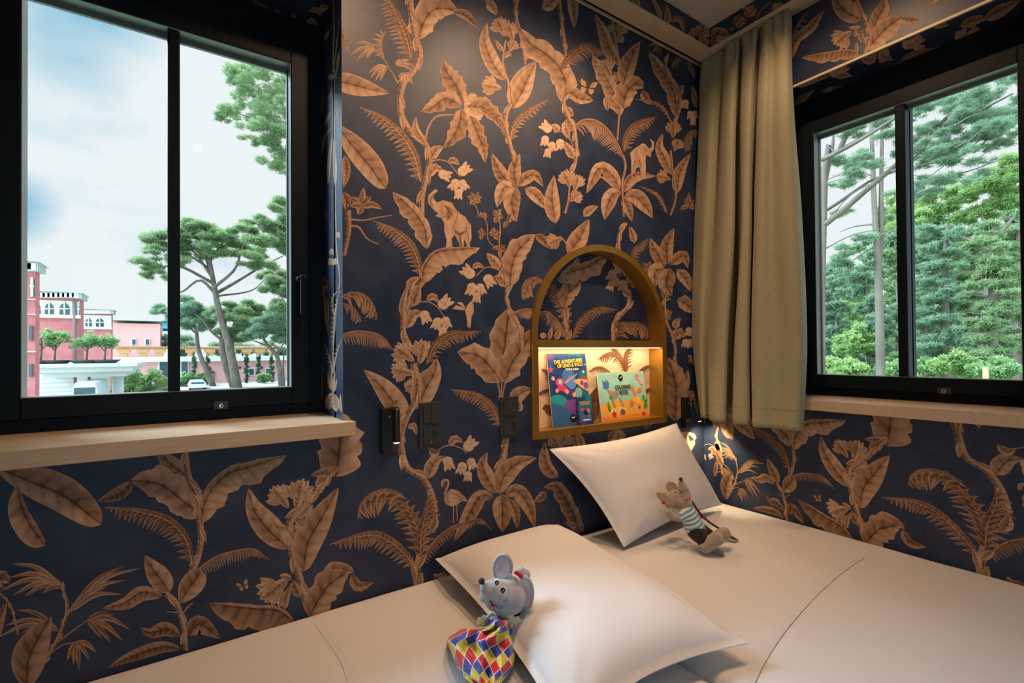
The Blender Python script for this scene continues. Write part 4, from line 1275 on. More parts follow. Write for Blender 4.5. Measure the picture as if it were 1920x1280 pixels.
for (u, v, ru, rv, mt) in ((.24, .58, .045, .05, ORNG), (.30, .52, .07, .08, GREYP), (.36, .57, .05, .045, GREYP), (.22, .48, .03, .05, GREENP), (.66, .34, .05, .05, ORNG), (.70, .42, .04, .06, ORNL), (.64, .28, .04, .05, GREYP)): Bk.disc(u, v, ru, rv, mt)
Bk.shape([(.22, .46), (.27, .46), (.30, .26), (.26, .25)], GREYP); Bk.shape([(.38, .46), (.42, .44), (.48, .28), (.44, .27)], GREYP); Bk.shape([(.15, .66), (.18, .66), (.26, .52), (.22, .50)], GREYP)
for p in ([(.66, .70), (.72, .68), (.77, .50), (.73, .46), (.70, .55)], [(.78, .55), (.84, .64), (.92, .64), (.90, .56), (.82, .53)]): Bk.shape(p, ORNG)
Bk.shape([(.74, .30), (.84, .30), (.84, .42), (.78, .46), (.74, .42)], flat('yellow print', (.9, .6, .05)))
for (u, v, ru, rv) in ((.92, .42, .022, .07), (.955, .28, .035, .10), (.99, .38, .018, .05), (.93, .22, .03, .05), (.15, .30, .018, .10), (.17, .25, .02, .07)): Bk.disc(u, v, ru, rv, GREENP)
Bk.star(.25, .13, .065, REDP); Bk.disc(.43, .16, .05, .06, PURP); Bk.disc(.80, .22, .025, .03, PURP); Bk.disc(.88, .08, .04, .035, REDP); Bk.star(.08, .09, .05, PINKL)
Bk.disc(.83, .90, .045, .06, PINKL); Bk.shape([(.82, .86), (.88, .86), (.95, .72), (.90, .70), (.86, .78)], PINKL); Bk.disc(.83, .90, .02, .03, PINK)
Bk.disc(.47, .88, .047, .07, BLKP); Bk.shape([(.45, .91), (.455, .88), (.48, .90), (.49, .92), (.49, .88), (.455, .87)], WHP)
Bk.finish()
Bk.text('COLORING', .49, .64, .0255, BLKP, .0008, sx=.75); Bk.text('BOOK', .50, .53, .0255, BLKP, .0008, sx=.75)
# ================================================================ switches and sockets
def plate(cx, cz, label, rockers):
    o = empty('switch_socket_plate', (cx, YA, cz)); tag(o, label, 'switch and socket', 'double wall plates beside the niche')
    y = YA-.0055
    m = MB(); m.box((cx-.0405, y-.0035, cz-.076), (cx+.0405, YA, cz+.076)); m.build('plate', DARKPL, o, bevel=.002)
    zc = cz+.0355
    if rockers == 2:
        for s_ in (-1, 1):
            m = MB(); m.box((cx+s_*.0006 if s_ > 0 else cx-.0276, y-.008, zc-.0275), (cx+.0276 if s_ > 0 else cx-.0006, y-.002, zc+.0275)); m.build('rocker', DARKPL, o, bevel=.0012)
    else:
        m = MB(); m.box((cx-.0276, y-.008, zc-.0275), (cx+.0276, y-.002, zc+.0275)); m.build('rocker', DARKPL, o, bevel=.0012)
    zs = cz-.0355
    # socket insert: square rim with a round well
    m = MB(); n = 32; f = y-.0065; rr = .0197
    ci = [(cx+rr*math.cos(2*math.pi*i/n), zs+rr*math.sin(2*math.pi*i/n)) for i in range(n)]
    def sq(a, h=.0276):
        c, s_ = math.cos(a), math.sin(a); k = h/max(abs(c), abs(s_)); return (cx+c*k, zs+s_*k)
    so = [sq(2*math.pi*i/n) for i in range(n)]
    L = [[(p[0], f, p[1]) for p in so], [(p[0], f, p[1]) for p in ci], [(p[0], y+.004, p[1]) for p in ci]]
    L.insert(0, [(p[0], y-.002, p[1]) for p in so])
    m.grid([[L[j][i] for j in range(4)] for i in range(n)], smooth=False, close_u=True)
    so_ = m.build('socket', DARKPL, o)
    m = MB(); m.lathe((cx, YA-.003, zs), (0, -1, 0), [(rr-.0003, 0), (rr-.0003, .0008)], 32); m.build('socket_well', HOLE, so_)
    for s_ in (-1, 1):
        m = MB(); m.box((cx-.0022, f-.0008, zs+s_*.0195-.0018), (cx+.0022, y+.002, zs+s_*.0195+.0018)); m.build('earth_contact', METAL, so_)
        m = MB(); m.lathe((cx+s_*.0095, YA-.0042, zs), (0, -1, 0), [(.0024, 0), (.0024, .0006)], 12); m.build('pin_hole', mat('pin hole', (.0, .0, .0), .9), so_)
plate(.686, 1.062, 'anthracite double rocker switch above a round socket, between reading lamp and niche', 2)
plate(1.0025, 1.062, 'anthracite single rocker switch above a round socket, close to the gold niche frame', 1)
# ================================================================ reading lamps
LAMPB = mat('lamp black lacquer', (.010, .010, .012), .28, spec=.6)
LENS = mat('lit lamp lens', (1, .9, .7), emit=(1, .78, .45, 14))
def reading_lamp(x0, x1, z0, z1, label, head0, head1, power, tgt):
    o = empty('reading_lamp', ((x0+x1)/2, YA, z0)); tag(o, label, 'lamp', 'reading lamps beside the beds')
    y0 = YA-.030
    m = MB(); m.box((x0, y0, z0), (x0+.0335, YA, z1)); m.box((x0+.0335, y0+.018, z0), (x1, YA, z1)); m.build('wall_box', LAMPB, o, bevel=.0015)
    h0, h1 = Vector(head0), Vector(head1); d = (h1-h0).normalized()
    m = MB(); m.lathe(h0, d, [(.006, 0), (.0105, .002), (.0115, .006), (.0115, (h1-h0).length-.004), (.0105, (h1-h0).length), (.0088, (h1-h0).length), (.0088, (h1-h0).length-.004)], 28)
    hd = m.build('lamp_head', LAMPB, o)
    m = MB(); m.lathe(h1-d*.0035, d, [(.0085, 0), (.0085, .0045), (.0065, .0065), (.002, .0075)], 24); m.build('lens', LENS, hd)
    m = MB(); m.tube([h0+d*.022, (x0+.030, YA-.012, h0.z+d.z*.022)], .0045, 10); m.build('pivot', LAMPB, o)
    m = MB(); m.tube([(x0+.0225, y0-.0012, z1-.024), (x0+.0225, y0-.0012, z1-.030)], .0016, 8); m.build('touch_switch', METAL, o)
    if power: spot('reading_lamp_beam', h1+d*.003, h1+d*.003+Vector(tgt), power, 105, .8, (1, .70, .38), .006)
    return o
reading_lamp(.5135, .5720, .9875, 1.1305, 'black reading lamp left of the switches with a glowing downward lens', (.5595, YA-.0255, 1.128), (.5595, YA-.0275, 1.022), .35, (0, 0, -1))
reading_lamp(2.013, 2.0715, .930, 1.077, 'black reading lamp in the corner beside the curtain with its head tilted out', (2.034, YA-.058, 1.076), (2.068, YA-.066, .966), 26.0, (.50, .05, -1))
# ================================================================ bed
LINEN = mat('white cotton', (.72, .725, .75), .75, sheen=.1, bump=(34, .10, .004))
LINEN2 = mat('white duvet cotton', (.67, .675, .70), .75, sheen=.1, bump=(9, .18, .012))
BASE = mat('dark bed base fabric', (.06, .055, .05), .9)
def rounded_slab(m, x0, x1, y0, y1, z0, z1, r, nx, ny, disp, rb=.02):
    """soft slab: top surface grid with rolled edges, open underneath closed flat"""
    xs = [x0+(x1-x0)*i/nx for i in range(nx+1)]; ys = [y0+(y1-y0)*j/ny for j in range(ny+1)]
    def prof(t, a, b): # distance to the edge
        return min(t-a, b-t)
    P = []
    for x in xs:
        row = []
        for y in ys:
            d = min(prof(x, x0, x1), prof(y, y0, y1)); k = max(0, 1-d/r); h = z1-r*(1-math.sqrt(max(0, 1-k*k)))
            row.append((x, y, max(z0+.02, h+disp(x, y)*(1-k)))) 
        P.append(row)
    m.grid(P)
    e = [P[i][0] for i in range(nx+1)]+[P[nx][j] for j in range(1, ny+1)]+[P[i][ny] for i in range(nx-1, -1, -1)]+[P[0][j] for j in range(ny-1, 0, -1)]
    lo = [(p[0], p[1], z0) for p in e]; n = len(e)
    m.add(e+lo, [(i, n+i, n+(i+1) % n, (i+1) % n) for i in range(n)], smooth=True); m.add(lo, [tuple(range(n))])
def bed(name, x0, x1, y0, y1, label):
    o = empty(name, ((x0+x1)/2, (y0+y1)/2, 0)); tag(o, label, 'bed')
    m = MB(); m.box((x0+.02, y0+.02, .03), (x1-.02, y1-.02, .28)); m.build('bed_base', BASE, o, bevel=.01)
    m = MB(); rounded_slab(m, x0+.01, x1-.01, y0+.01, y1-.008, .28, .515, .03, 20, 20, lambda x, y: 0); m.build('mattress', LINEN, o)
    return o
bed('bed', 1.006, 2.190, -.55, 1.494, 'bed in the right corner beneath the curtain, under a white duvet')
bed('bed', -.85, .998, -.55, 1.494, 'bed left of the corner, along the wallpapered wall below the left window')
def duvet_disp(seams, amp, seed, puffs=()):
    def f(x, y):
        v = amp*(noise.noise(Vector((x*2.3+seed, y*2.3, 0)))+.5*noise.noise(Vector((x*6+seed, y*6, 3))))
        for (pts, w, dpt) in seams:
            d = min(seg(x, y, a, b) for a, b in zip(pts, pts[1:]))
            v -= dpt*math.exp(-(d/w)**2)
        for (cx, cy, rx, ry, h) in puffs: v += h*math.exp(-((x-cx)/rx)**2-((y-cy)/ry)**2)
        return v
    return f
def seg(x, y, a, b):
    ax, ay = a; bx_, by_ = b; dx, dy = bx_-ax, by_-ay; t = max(0, min(1, ((x-ax)*dx+(y-ay)*dy)/(dx*dx+dy*dy)))
    return math.hypot(x-ax-t*dx, y-ay-t*dy)
# right duvet: body plus the turned top band ending in a stitched line
seamR = [(2.12, .735), (2.013, .736), (1.722, .719), (1.439, .684), (1.217, .643), (1.056, .601), (1.01, .58)]
f = duvet_disp([(seamR, .012, .006)], .006, 5, [(1.9, 1.0, .3, .3, .006), (1.5, .3, .5, .3, .004)])
m = MB(); rounded_slab(m, 1.007, 2.196, -.60, 1.496, .50, .562, .035, 130, 190, f); 
dr = m.build('duvet', LINEN2); tag(dr, 'white duvet on the right bed, its top band ending in a thin curved seam', 'duvet')
m = MB(); m.tube([(x, y, .562+f(x, y)+.0012) for x, y in [tuple(v) for v in spline([Vector(p) for p in seamR[1:-1]], 60)]], .0009, 5); m.build('seam', mat('seam thread shade', (.30, .33, .34), .8), dr)
seamL = [(.300, 1.47), (.304, 1.43), (.313, 1.317), (.318, 1.208), (.310, 1.123), (.29, .95), (.27, .6)]
f2 = duvet_disp([(seamL, .010, .003), ([(.66, 1.38), (.78, 1.30), (.80, 1.2)], .05, .010)], .005, 11)
m = MB(); rounded_slab(m, -.86, .999, -.60, 1.496, .50, .556, .03, 180, 190, f2)
dl = m.build('duvet', LINEN2); tag(dl, 'white duvet on the left bed, running below the left window to the first pillow', 'duvet')
m = MB(); m.tube([(v.x, v.y, .556+f2(v.x, v.y)+.0008) for v in spline([Vector(p) for p in seamL[1:-1]], 50)], .0006, 5); m.build('seam', mat('seam thread pale', (.55, .55, .54), .8), dl)
# ================================================================ pillows
def pillow(name, label, c00, c10, c11, c01, th, bias, seed, nu=70, nv=46, sag=0, wr=.0065):
    """corners c00 c10 c11 c01 (seam corners); th thickness, bias share of it above the seam plane"""
    c00, c10, c11, c01 = map(Vector, (c00, c10, c11, c01)); n = ((c10-c00).cross(c01-c00)).normalized()
    if bias[2].dot(n) < 0: n = -n
    up_, dn = bias[0], bias[1]
    def P(u, v, s_):
        # pinched sides: edges pull in between the corners
        pin = .045; uu = u+pin*math.sin(math.pi*v)**1.0*(.5-u)*2*(abs(2*u-1)**3); vv = v+pin*1.1*math.sin(math.pi*u)*(.5-v)*2*(abs(2*v-1)**3)
        p = c00*(1-uu)*(1-vv)+c10*uu*(1-vv)+c11*uu*vv+c01*(1-uu)*vv
        pf = (1-abs(2*u-1)**3.2)**.62*(1-abs(2*v-1)**3.2)**.62
        cr = 0
        for k, (cu, cv) in enumerate(((0, 0), (1, 0), (1, 1), (0, 1))):   # creases radiating from the corners
            du, dv = abs(u-cu), abs(v-cv); r_ = math.hypot(du, dv); a = math.atan2(dv, du)
            cr += wr*math.sin(a*13+k*1.3+seed)*math.exp(-(r_/.20)**2)*min(1, r_/.05)
        wv = wr*.6*noise.noise(Vector((u*4+seed, v*4, seed)))
        return p + n*(s_*(up_ if s_ > 0 else dn)*th*pf + (cr+wv)*pf*s_ - sag*math.sin(math.pi*u)*math.sin(math.pi*v)*(s_ < 0))
    m = MB()
    top = [[P(i/nu, j/nv, 1) for j in range(nv+1)] for i in range(nu+1)]
    bot = [[P(i/nu, j/nv, -1) for j in range(nv+1)] for i in range(nu+1)]
    m.grid(top); m.grid(bot)
    o = m.build(name, LINEN, None, weld=1e-5); tag(o, label, 'pillow')
    e = [top[i][0] for i in range(nu+1)]+[top[nu][j] for j in range(1, nv+1)]+[top[i][nv] for i in range(nu-1, -1, -1)]+[top[0][j] for j in range(nv-1, 0, -1)]
    m = MB(); m.tube(e+[e[0]], .0016, 6, cap=False); m.build('piped_seam', LINEN, o)
    # flap line of the pillowcase
    m = MB(); m.tube([P(.90, j/40, 1)+n*.0004 for j in range(1, 40)], .0007, 5); m.build('case_hem', LINEN, o)
    return o
pillow('pillow', 'white pillow lying flat on the left bed under the mouse in a harlequin dress',
       (.690, 1.470, .625), (1.185, 1.455, .640), (1.100, .645, .612), (.590, .690, .600), .150, (.62, .30, Vector((0, 0, 1))), 2.0, 46, 70)
pillow('pillow', 'white pillow propped against the wall under the niche behind the smaller mouse',
       (1.352, 1.262, .580), (2.070, 1.325, .590), (1.930, 1.462, .962), (1.165, 1.462, .930), .13, (.62, .34, Vector((0, -1, .4))), 5.0, 70, 46)
# ================================================================ curtain
CURT = mat('curtain linen sage', (.31, .295, .185), .85, sheen=.2, noise_=(260, (.26, .25, .155), .35, .65, (1, 1, .25)), bump=(700, .25, .0008))
LV = (90, 220, 430, 640, 785)
COLS = [((1313, 1309, 1300, 1298, 1311), .000), ((1330, 1330, 1320, 1314, 1320), .024), ((1356, 1349, 1343, 1330, 1330), .004),
        ((1359, 1353, 1345, 1332, 1331), .040), ((1372, 1366, 1360, 1345, 1343), .058), ((1385, 1378, 1377, 1364, 1361), .040),
        ((1386, 1379, 1377.5, 1365, 1362), -.022), ((1392, 1386, 1388.5, 1377, 1374), -.022), ((1394, 1388, 1390, 1378, 1375), .040), ((1409, 1402, 1397, 1387, 1387), .054),
        ((1419, 1411, 1409, 1405, 1406), .034), ((1420.5, 1412.5, 1410.5, 1406.5, 1407.5), -.022), ((1426, 1418, 1412.5, 1408, 1409), -.022), ((1428, 1420, 1414.5, 1409.5, 1410.5), .048),
        ((1439, 1434, 1428, 1425, 1425), .064), ((1451, 1447, 1448, 1455, 1453), .046), ((1463, 1463, 1470, 1486, 1480), .052),
        ((1478, 1479, 1492, 1505, 1499), .042), ((1485, 1488, 1504, 1513, 1507), .004)]
def xp(z): return 2.168-(2.757-z)/1.78*.092
zl = []
for py in LV:
    z = 1.5
    for _ in range(8): z = at(1400, py, x=xp(z)).z
    zl.append(z)
cols = []
for pxs, d in COLS:
    c = []
    for px, py, z in zip(pxs, LV, zl):
        dd = d*(.8 if py == 90 else 1.35 if py == 220 else 1.7) if d > .01 else (-.018 if py == 90 else -.045 if py == 220 else -.10) if d < 0 else d
        c.append((z, at(px, py, x=xp(z)-dd).y, dd))
    cols.append(c)
def cat(p0, p1, p2, p3, t): return .5*((2*p1)+(p2-p0)*t+(2*p0-5*p1+4*p2-p3)*t*t+(3*p1-p0-3*p2+p3)*t*t*t)
def colat(c, z):
    if z >= c[0][0]: return c[0][1]+(c[0][1]-c[1][1])*(z-c[0][0])/(c[0][0]-c[1][0]), c[0][2]
    if z <= c[-1][0]: return c[-1][1], c[-1][2]
    for k in range(len(c)-1):
        if c[k][0] >= z >= c[k+1][0]:
            t = (c[k][0]-z)/(c[k][0]-c[k+1][0]); g = lambda i: c[max(0, min(len(c)-1, i))]
            return tuple(cat(g(k-1)[j], g(k)[j], g(k+1)[j], g(k+2)[j], t) for j in (1, 2))
NZc, SUB = 90, 7
rows = []
for i in range(NZc+1):
    z = 2.752-(2.752-.985)*i/NZc
    cs = [colat(c, z) for c in cols]; row = []
    for k in range(len(cs)-1):
        for q in range(SUB):
            t = q/SUB; g = lambda j: cs[max(0, min(len(cs)-1, j))]
            y = cat(g(k-1)[0], g(k)[0], g(k+1)[0], g(k+2)[0], t); d = cat(g(k-1)[1], g(k)[1], g(k+1)[1], g(k+2)[1], t)
            if min(COLS[k][1], COLS[k+1][1]) < 0: y = g(k)[0]*(1-t)+g(k+1)[0]*t; d = g(k)[1]*(1-t)+g(k+1)[1]*t
            u = (k+t)/len(cs)
            pin = math.exp(-((2.752-z)/.09)**2); d = d*(1-.15*pin)+.009*pin*math.sin(u*80)+.006*math.exp(-((2.66-z)/.05)**2)*math.sin(u*70+2)
            d += .0035*noise.noise(Vector((y*9, z*3.2, 2)))*(1-pin)+.004*math.exp(-((z-2.60)/.05)**2)*math.sin(u*60+1)
            row.append((min(2.185, xp(z)-d), y, z))
    row.append((xp(z)-cs[-1][1], cs[-1][0], z)); row.append((min(2.186, xp(z)+.004), cs[-1][0]-.004+.012, z))
    rows.append(row)
m = MB(); m.grid(rows)
ct = m.build('curtain', CURT); tag(ct, 'sage linen curtain hanging in folds from the ceiling slot in the corner', 'curtain')
so = ct.modifiers.new('thickness', 'SOLIDIFY'); so.thickness = .0016; so.offset = 0
m = MB(); hem = [Vector(p)+Vector((-.0016, 0, 0)) for p in rows[-5]]; m.tube(hem[::2], .0007, 4); m.build('hem_stitch', CURT, ct)
for k in (3, 10, 25, 38, 52, 70, 88, 104):
    p = Vector(rows[0][k]); m = MB(); m.box((2.176, p.y-.004, p.z-.018), (2.186, p.y+.004, 2.762)); m.build('glider_hook', mat('white plastic', (.6, .58, .55), .5) if k == 3 else bpy.data.materials['white plastic'], ct)
# ================================================================ plush mice
def plush(name, c, c2): return mat(name, c, .95, sheen=.6, noise_=(60, c2, .35, .65), bump=(900, .55, .002))
GREY = plush('grey plush', (.36, .40, .45), (.46, .50, .55)); TAN = plush('taupe plush', (.30, .25, .205), (.37, .31, .26))
LILAC = plush('lilac ear lining', (.62, .56, .68), (.68, .62, .73)); ROSE = plush('beige ear lining', (.50, .34, .28), (.55, .40, .34))
NOSE = mat('black plush', (.008, .008, .010), .7, sheen=.3); EYEW = mat('eye white', (.8, .8, .78), .4); EYEB = mat('eye black', (.004, .004, .004), .12, coat=1)
MOUTH = mat('pink felt', (.62, .20, .24), .9); THREAD = mat('black embroidery', (.02, .02, .022), .8)
def blob(name, balls, m_, parent, vox=.0035, smooth=6):
    m = MB()
    for b in balls:
        if len(b) == 3 and isinstance(b[1], (Vector, tuple)):       # capsule (p, q, r) or (p, q, (r0, r1))
            p, q, r = Vector(b[0]), Vector(b[1]), b[2]; r0, r1 = r if isinstance(r, tuple) else (r, r)
            k = max(2, int((q-p).length/min(r0, r1)/.45))
            for i in range(k+1): t = i/k; m.ball(p.lerp(q, t), r0+(r1-r0)*t, n=14, m=9)
        else: m.ball(b[0], b[1], rot=b[2] if len(b) > 2 else None, n=18, m=12)
    o = m.build(name, m_, parent)
    r = o.modifiers.new('merge', 'REMESH'); r.mode = 'VOXEL'; r.voxel_size = vox; r.use_smooth_shade = True
    s = o.modifiers.new('soft', 'SMOOTH'); s.factor = .6; s.iterations = smooth
    return o
def D(px, py, d): return at(px, py, d=d)
def vrot(axis_x, axis_z):
    """rotation whose local z points along axis_z and local x close to axis_x"""
    z = Vector(axis_z).normalized(); x = Vector(axis_x); x = (x-z*x.dot(z)).normalized(); y = z.cross(x)
    return Matrix(((x.x, y.x, z.x), (x.y, y.y, z.y), (x.z, y.z, z.z)))
def ear(name, c, long_ax, nrm, a, b, t, m_out, m_in, parent, side=1, inset=.66, back=.6):
    """cupped oval ear: outer pad and a paler lining on the side nrm"""
    z = Vector(long_ax).normalized(); n = Vector(nrm); n = (n-z*n.dot(z)).normalized(); x = z.cross(n)
    rot = Matrix(((x.x, n.x, z.x), (x.y, n.y, z.y), (x.z, n.z, z.z)))
    m = MB(); nu, nv = 32, 10; c = Vector(c)
    def prof(th, r):
        X, Z = a*r*math.sin(th), b*r*math.cos(th)
        cup = -.35*a*(1-r*r)
        return X, Z, cup
    front = []; 
    for i in range(nu):
        th = 2*math.pi*i/nu; row = []
        for j in range(nv+1):
            s_ = j/nv; ang = s_*math.pi                           # from centre front round the rim to centre back
            r = math.sin(ang) if False else (1-abs(1-2*s_)) ; r = min(1, r*1.0)
            X, Z, cup = prof(th, r**.8)
            yy = (cup + t*math.sqrt(max(0, 1-r**4))*(1 if s_ < .5 else -1))
            row.append(c + rot @ Vector((X, yy, Z)))
        front.append(row)
    m.grid(front, close_u=True); o = m.build(name, m_out, parent)
    m = MB(); rows = []
    for i in range(nu):
        th = 2*math.pi*i/nu; row = []
        for j in range(5):
            r = inset*j/4; X, Z, cup = prof(th, r**.8 if r else 0); row.append(c + rot @ Vector((X, cup+t*math.sqrt(max(0, 1-r**4))+.0012*(1-(j/4)**3)+.0004, Z)))
        rows.append(row)
    m.grid(rows, close_u=True); m.build('ear_lining', m_in, o)
    return o
# --- larger mouse in the harlequin dress
def harlequin():
    m = mat('harlequin satin', (.8, .05, .05), .38, sheen=.2, coat=.15); nt = m.node_tree; b = nt.nodes['Principled BSDF']
    def M(op, a, c=None):
        n = nt.nodes.new('ShaderNodeMath'); n.operation = op
        for i, q in enumerate((a, c)):
            if q is None: continue
            if isinstance(q, (int, float)): n.inputs[i].default_value = q
            else: nt.links.new(q, n.inputs[i])
        return n.outputs[0]
    tc = nt.nodes.new('ShaderNodeTexCoord'); sp = nt.nodes.new('ShaderNodeSeparateXYZ'); nt.links.new(tc.outputs['UV'], sp.inputs[0])
    p = M('ADD', sp.outputs[0], sp.outputs[1]); q = M('SUBTRACT', sp.outputs[0], sp.outputs[1])
    i, j = M('FLOOR', p), M('FLOOR', q)
    k = M('MODULO', M('ADD', M('ADD', i, M('MULTIPLY', j, 2)), 300), 3)
    mixc = None
    r = nt.nodes.new('ShaderNodeValToRGB'); r.color_ramp.interpolation = 'CONSTANT'; e = r.color_ramp.elements
    e[0].position = 0; e[0].color = (.62, .012, .02, 1); e[1].position = .25; e[1].color = (.02, .07, .48, 1); x = e.new(.6); x.color = (.72, .66, .04, 1)
    nt.links.new(M('DIVIDE', k, 2.2), r.inputs['Fac'])
    fp = M('ABSOLUTE', M('SUBTRACT', M('FRACT', p), .5)); fq = M('ABSOLUTE', M('SUBTRACT', M('FRACT', q), .5))
    ln = M('GREATER_THAN', M('MAXIMUM', fp, fq), .462)
    mx = nt.nodes.new('ShaderNodeMix'); mx.data_type = 'RGBA'; nt.links.new(ln, mx.inputs['Factor']); nt.links.new(r.outputs['Color'], mx.inputs[6]); mx.inputs[7].default_value = (.85, .80, .80, 1)
    nt.links.new(mx.outputs[2], b.inputs['Base Color']); return m
HARL = harlequin()
pl = at(945, 1110, d=1.15)
M1 = empty('plush_mouse', at(930, 1200, z=.566)); tag(M1, 'larger grey plush mouse in a red, blue and yellow harlequin dress', 'soft toy')
d0 = 1.165; k = d0/F_PX
body = blob('head', [(D(911, 1101, d0-.030), .0155), (D(919, 1107, d0-.024), .023), (D(929, 1110, d0-.014), .031), (D(912, 1116, d0-.022), .018), (D(942, 1113, d0), .034), (D(955, 1118, d0+.012), .042), (D(943, 1132, d0-.004), .028), (D(927, 1126, d0-.016), .023), (D(960, 1095, d0+.012), .020),
    (D(940, 1150, d0+.01), D(925, 1215, d0-.0), (.022, .040))], GREY, M1)
m = MB(); m.ball(D(903, 1089, d0-.040), .0078); m.build('nose', NOSE, M1)
ear('ear', D(942, 1064, d0+.012), up*1.0+rt*.22, -fw-rt*.25, .026, .036, .0065, GREY, LILAC, M1)
ear('ear', D(984, 1113, d0+.010), up*1.0+rt*.12, -rt*.72-fw*.85, .027, .045, .0065, GREY, LILAC, M1)
blob('hair_tuft', [(D(957, 1078, d0+.006), D(961, 1092, d0+.006), .0055)], GREY, M1, .002, 2)
for (ex, ey, ed, s_) in ((932, 1091.5, -.041, 1.25), (943.5, 1106, -.046, 1.5)):
    c = D(ex, ey, d0+ed); m = MB(); m.ball(c, (.0062*s_, .0062*s_, .0030), vrot(rt, -fw+up*.2-rt*.3)); e = m.build('eye', EYEW, M1)
    m = MB(); m.ball(c-fw*.0022, (.0046*s_, .0046*s_, .0026), vrot(rt, -fw)); m.build('pupil', EYEB, e)
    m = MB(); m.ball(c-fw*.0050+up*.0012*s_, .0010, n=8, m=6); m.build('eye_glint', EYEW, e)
for ps in ([(919, 1124), (925, 1133), (934, 1137), (943, 1137)], [(918, 1127), (924, 1135), (936, 1141), (944, 1139)], [(920, 1125), (922, 1134), (930, 1146)]):
    m = MB(); m.tube([D(x, y, d0-.047+.0006*abs(x-926)) for x, y in ps], .0006, 5); m.build('smile_stitching', THREAD, M1)
m = MB(); P_ = [D(917, 1137, d0-.046), D(931, 1136, d0-.046), D(926, 1145, d0-.043)]; m.add(P_+[p+fw*.004 for p in P_], [(0, 1, 2), (5, 4, 3), (0, 3, 4, 1), (1, 4, 5, 2), (2, 5, 3, 0)]); m.build('mouth', MOUTH, M1, bevel=.001)
for (a_, b_) in (((900, 1098), (889, 1095)), ((900, 1101), (891, 1101)), ((943, 1128), (953, 1124))): m = MB(); m.tube([D(*a_, d0-.038), D(*b_, d0-.040)], .0004, 4); m.build('whisker', THREAD, M1)
# bun with a red ribbon behind the ears
blob('bun', [(D(983, 1078, d0+.03), .016), (D(976, 1070, d0+.03), .012)], GREY, M1, .003)
m = MB(); A_ = [D(963, 1075, d0+.004), D(968, 1071, d0+.004), D(982, 1080, d0+.000), D(979, 1086, d0+.000)]; m.add(A_+[p+fw*.006 for p in A_], [(0, 1, 2, 3), (7, 6, 5, 4), (0, 4, 5, 1), (1, 5, 6, 2), (2, 6, 7, 3), (3, 7, 4, 0)])
m.build('ribbon', mat('red satin ribbon', (.62, .01, .03), .3, coat=.3), M1, bevel=.001)
# lace ruff
m = MB(); nf = 60; rows_ = []
for i in range(nf+1):
    a_ = 2*math.pi*i/nf; row = []
    for j in range(5):
        r_ = .020+.0068*j; w_ = .0045*math.sin(a_*14)*j/4
        row.append(D(936, 1159, d0-.008)+rt*(r_*math.cos(a_)*1.15)+(up*.52-fw*.30)*(r_*math.sin(a_))+up*(w_-.0018*j))
    rows_.append(row)
m.grid(rows_); m.build('lace_ruff', mat('white lace', (.80, .80, .72), .8), M1)
# dress
Lp = [(916, 1160), (905, 1172), (893, 1177), (866, 1178), (842, 1194), (838, 1204), (845, 1222), (852, 1240), (861, 1258), (870, 1272), (884, 1282), (900, 1296)]
Rp = [(958, 1163), (962, 1172), (965, 1182), (967, 1194), (968, 1205), (967, 1217), (967, 1228), (965, 1240), (961, 1252), (955, 1262), (946, 1272), (934, 1290)]
nv, nu = 60, 44; topg = []; botg = []
for i in range(nv+1):
    t = i/nv*(len(Lp)-1); a_ = min(len(Lp)-2, int(t)); u_ = t-a_
    L_ = Vector(Lp[a_]).lerp(Vector(Lp[a_+1]), u_); R_ = Vector(Rp[a_]).lerp(Vector(Rp[a_+1]), u_); v = i/nv; rt_ = []; rb_ = []
    for j in range(nu+1):
        s_ = j/nu; p = L_.lerp(R_, s_); e_ = math.sqrt(max(0, 1-(2*s_-1)**2)); h = .085*(1-v)**1.6+.040
        fold = (.006*math.sin(s_*17+v*7+2)+.005*math.sin(s_*29-v*13)+.008*noise.noise(Vector((s_*5, v*5, 1))))*min(1, v*4)
        z = .572+h*e_**.7+fold*e_
        rt_.append(at(p.x, p.y, z=z)); rb_.append(at(p.x, p.y, z=.570+.02*(1-v)))
    topg.append(rt_); botg.append(rb_)
m = MB(); wid = lambda v: .55+.45*min(1, v*3)
m.grid(topg, uv=lambda a, b: ((b-.5)*5.0*wid(a)+.9*a, a*4.6+.35*math.sin(b*6))); m.grid(botg, uv=lambda a, b: (b*4, a*4)); dr = m.build('dress', HARL, M1, weld=1e-4)
# sleeve gathered to the left, right arm and paws
blob('paw', [(D(845, 1222, 1.215), .011), (D(850, 1232, 1.205), .012), (D(858, 1243, 1.195), .010)], GREY, M1, .003)
blob('arm', [(D(985, 1146, d0+.022), D(987, 1176, d0+.020), .017), (D(980, 1178, d0+.020), D(972, 1188, d0+.018), .014)], GREY, M1, .003)
m = MB(); m.tube([D(966, 1164, d0+.004), D(963, 1174, d0+.002), D(965, 1187, d0+.002), D(972, 1196, d0+.002), D(981, 1188, d0+.002)], .0007, 5); m.build('finger_stitching', THREAD, M1)
m = MB(); m.tube([D(963, 1157, d0-.0), D(968, 1153, d0+.006), D(974, 1150, d0+.01)], .004, 8); m.build('collar_cord', NOSE, M1)
